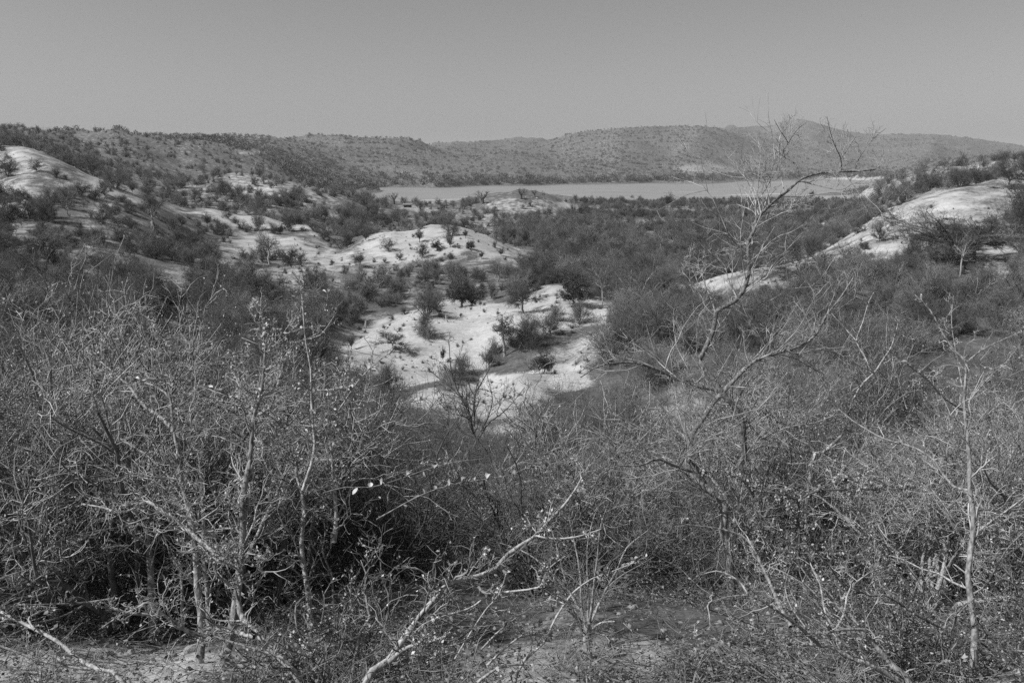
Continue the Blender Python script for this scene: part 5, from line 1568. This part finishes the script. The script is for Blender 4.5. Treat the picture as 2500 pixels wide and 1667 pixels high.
def hut(x, y, wpx, label, rz):
    P = hit(x * S, y * S, 250, 800); u = pxm(P); w = wpx * u; hw = w * .32
    e = bpy.data.objects.new("thatched_hut", None); scene.collection.objects.link(e); e.location = P; e.rotation_euler = (0, 0, rz)
    e["label"] = label; e["category"] = "hut"
    bx = [(-.5, -.3), (.5, -.3), (.5, .3), (-.5, .3)]
    for a, b in bx:
        q = np.array([[a * w * .9, b * w * .9, -.3], [a * w * .9, b * w * .9, hw]])
        obj("post", mesh_from("hut_post", *tube(q[None], np.full((1, 2), .12), 6)), M_POLE, e)
    n = 8
    g = np.linspace(-1, 1, n)
    X, Yg = np.meshgrid(g * w * .58, g * w * .36, indexing='ij')
    Z = hw + w * .2 * (1 - np.maximum(np.abs(X) / (w * .58) * .6, np.abs(Yg) / (w * .36))) + .05 * vnoise(X * 3, Yg * 3, 4)
    V = np.concatenate([np.stack([X, Yg, Z], -1).reshape(-1, 3), np.stack([X, Yg, Z - .22], -1).reshape(-1, 3)])
    i, j = np.meshgrid(np.arange(n - 1), np.arange(n - 1), indexing='ij'); a = (i * n + j).ravel()
    top = np.stack([a, a + n, a + n + 1, a + 1], -1)
    m = n * n
    ed = []
    k = np.arange(n - 1)
    for s0, s1 in ((k, k + 1), (k * n, k * n + n), (k + n * (n - 1), k + 1 + n * (n - 1)), (k * n + n - 1, k * n + 2 * n - 1)):
        ed.append(np.stack([s0, s1, s1 + m, s0 + m], -1))
    obj("roof", mesh_from("hut_roof", V, np.concatenate([top, top[:, ::-1] + m] + ed), smooth=False), M_THATCH, e)
    c = np.array([[-.42, -.25], [.42, -.25], [.42, .25], [-.42, .25]]) * w
    V = np.concatenate([np.c_[c, np.full(4, -.3)], np.c_[c, np.full(4, hw * .96)]])
    obj("wall", mesh_from("hut_wall", V, np.array([[0, 1, 5, 4], [1, 2, 6, 5], [2, 3, 7, 6], [3, 0, 4, 7], [4, 5, 6, 7]]), smooth=False), M_DARK_IN, e)  # dark box filling the open hut, in place of the shade under its roof


hut(*c2(455, 722, 0)[:2], 19, "thatched open hut on the pale rise left of the river bend", .1)
hut(*c2(1012, 694, 0)[:2], 10, "small dark hut beside the large baobab on the knoll", -.2)
hut(*c2(1690, 690, 0)[:2], 8, "small pole shelter on the sandy mound by the river", .3)
# boulders on top of the knoll
for k, (x, y, w, t) in enumerate(((1268, 652, 7, "white boulder on the knoll between the two baobabs"), (1310, 655, 6, "white boulder at the foot of the small baobab"), (1345, 660, 6, "white boulder right of the small baobab on the knoll"))):
    X_, Y_, _h = c2(x, y, 0); P = hit(X_ * S, Y_ * S, 300, 700); sz = w * pxm(P) * .5
    o = obj("boulder", STONES[k], None, label=t, cat="boulder", group="boulders on the knoll", loc=P); o.scale = (sz, sz, sz)

# sandbanks in the river
def sandbank(pix, label):
    d = ray(np.array([p[0] for p in pix]) * S, np.array([p[1] for p in pix]) * S)
    C = d * (WATER_Z / d[:, 2])[:, None]
    L = smooth_line(C, 6.0); n = len(L)
    t = np.linspace(0, 1, n)
    wd = 14 * np.sin(np.clip(t, .03, .97) * math.pi) ** .7 * (1 + .4 * vnoise(t * 9, t * 0, 3))
    rows = []
    for f, zz in ((-1, -.2), (-.6, .12), (0, .3), (.6, .12), (1, -.2)):
        q = L.copy(); q[:, 1] += wd * f; q[:, 2] = WATER_Z + zz; rows.append(q)
    V = np.stack(rows, 1).reshape(-1, 3)
    i, j = np.meshgrid(np.arange(n - 1), np.arange(4), indexing='ij'); a = (i * 5 + j).ravel()
    return obj("sandbank", mesh_from("sandbank", V, np.stack([a, a + 5, a + 6, a + 1], -1)), M_SANDBANK, kind="structure")


M_SANDBANK = grey_mat("wet_sand", .28, .42, .05, 4, .9, .1)
sandbank([(955, 461), (1010, 459), (1060, 458)], "")
sandbank([(965, 466), (1030, 464), (1085, 463)], "")
sandbank([(1050, 454), (1090, 452), (1120, 451)], "")
sandbank([(1660, 449), (1760, 446), (1830, 445)], "")

# ------------------------------------------------------------------ haze over the valley
def haze():
    top = float(max(GZ.max(), 0)) + 14.0; bot = float(min(GZ.min(), -50)) - 1.0
    x, y0, y1 = 19000.0, -40.0, 12200.0
    V = np.array([[-x, y0, bot], [x, y0, bot], [x, y1, bot], [-x, y1, bot], [-x, y0, top], [x, y0, top], [x, y1, top], [-x, y1, top]])
    me = mesh_from("haze", V, np.array([[0, 3, 2, 1], [4, 5, 6, 7], [0, 1, 5, 4], [1, 2, 6, 5], [2, 3, 7, 6], [3, 0, 4, 7]]), smooth=False)
    m = bpy.data.materials.new("haze_air"); m.use_nodes = True
    n, l = m.node_tree.nodes, m.node_tree.links
    n.clear()
    o = n.new("ShaderNodeOutputMaterial"); v = n.new("ShaderNodeVolumePrincipled")
    v.inputs["Color"].default_value = (.95, .95, .95, 1); v.inputs["Density"].default_value = HAZE
    l.new(v.outputs[0], o.inputs["Volume"])
    print("haze box", top, bot)
    return obj("haze", me, m, kind="stuff", label="thin pale haze over the whole valley", cat="haze")


HAZE = 0.00009
haze()

# ------------------------------------------------------------------ labels of the many plants: size, kind and the nearest thing one can find
MARKS = [("the dark ridge-crest evergreen", 1065, 690), ("the lone spreading tree", 905, 800), ("the slender layered tree", 1161, 760), ("the termite mound", 350, 517),
         ("the large baobab", 1108, 455), ("the great flat-topped acacia", 2180, 570), ("the acacia on the right crest", 2316, 425), ("the thatched hut", 936, 472),
         ("the tallest river-flat tree", 1533, 460), ("the thin white-barked tree", 1383, 660), ("the second pale hilltop", 1010, 530), ("the top of the left mound", 600, 408),
         ("the tiny lone ridge tree", 387, 408), ("the straight slender tree", 2230, 1100), ("the arching tree", 1720, 820), ("the fan-shaped shrub", 1350, 1300),
         ("the thin dark forked tree", 1095, 940), ("the pair of thin pale stems", 140, 1300), ("the mossy grey trunk", 440, 1150), ("the dark-barked leaning tree", 600, 1000),
         ("the whip-like pale tree", 740, 900), ("the pale forked sapling", 2000, 880), ("the top of the river knoll", 1200, 458), ("the sandy river track", 1335, 470),
         ("the tall bare valley tree", 2066, 440), ("the round leafless crest bush", 981, 710), ("the pale twisted bare tree", 610, 570), ("the umbrella-shaped tree", 400, 580),
         ("the flat grey spur", 640, 508), ("the sparse stony-slope bush", 2018, 535), ("the pointed pale-patch tree", 1488, 522), ("the upright middle flat tree", 1472, 490),
         ("the pale right shoulder ridge", 1680, 640), ("the left picture edge at mid-height", 20, 780), ("the right picture edge at mid-height", 2330, 760), ("the lower pale ridge", 1250, 850),
         ("the white stump", 840, 745), ("the bare left ridge top", 60, 350), ("the rightmost river-flat tree", 1865, 450), ("the leaning pale branch", 1200, 1240),
         ("the dark bare hollow tree", 1145, 630)]
NUM = ["first", "second", "third", "fourth", "fifth", "sixth", "seventh", "eighth", "ninth", "tenth", "eleventh", "twelfth", "thirteenth", "fourteenth", "fifteenth", "sixteenth"]


def name_many():
    by = {}
    hs = {}
    for o, word, p, h in MANY:
        hs.setdefault(word, []).append(h)
    for o, word, p, h in MANY:
        x, y = project(np.array([p[0], p[1], p[2] + h * .5])); x /= S; y /= S
        x = min(max(float(x), 0), 2352)
        d = [((x - a) ** 2 + (1.6 * (y - b)) ** 2, m, a, b) for m, a, b in MARKS]
        _, m, a, b = min(d)
        dx, dy = x - a, y - b
        r = math.hypot(dx, dy)
        rel = ("left of" if dx < 0 else "right of") if abs(dx) > 1.2 * abs(dy) else ("above" if dy < 0 else "below")
        q = "just " if r < 55 else "" if r < 130 else "well "
        t = np.mean(np.array(hs[word]) < h)
        size = "small" if t < .34 else "medium-sized" if t < .67 else "large"
        by.setdefault("%s %s %s%s %s" % (size, word, q, rel, m), []).append((x, o))
    for lab, lst in by.items():
        lst.sort(key=lambda e: e[0])
        for k, (x, o) in enumerate(lst):
            o["label"] = lab if len(lst) == 1 else "%s, %s from left" % (lab, NUM[min(k, len(NUM) - 1)])


name_many()
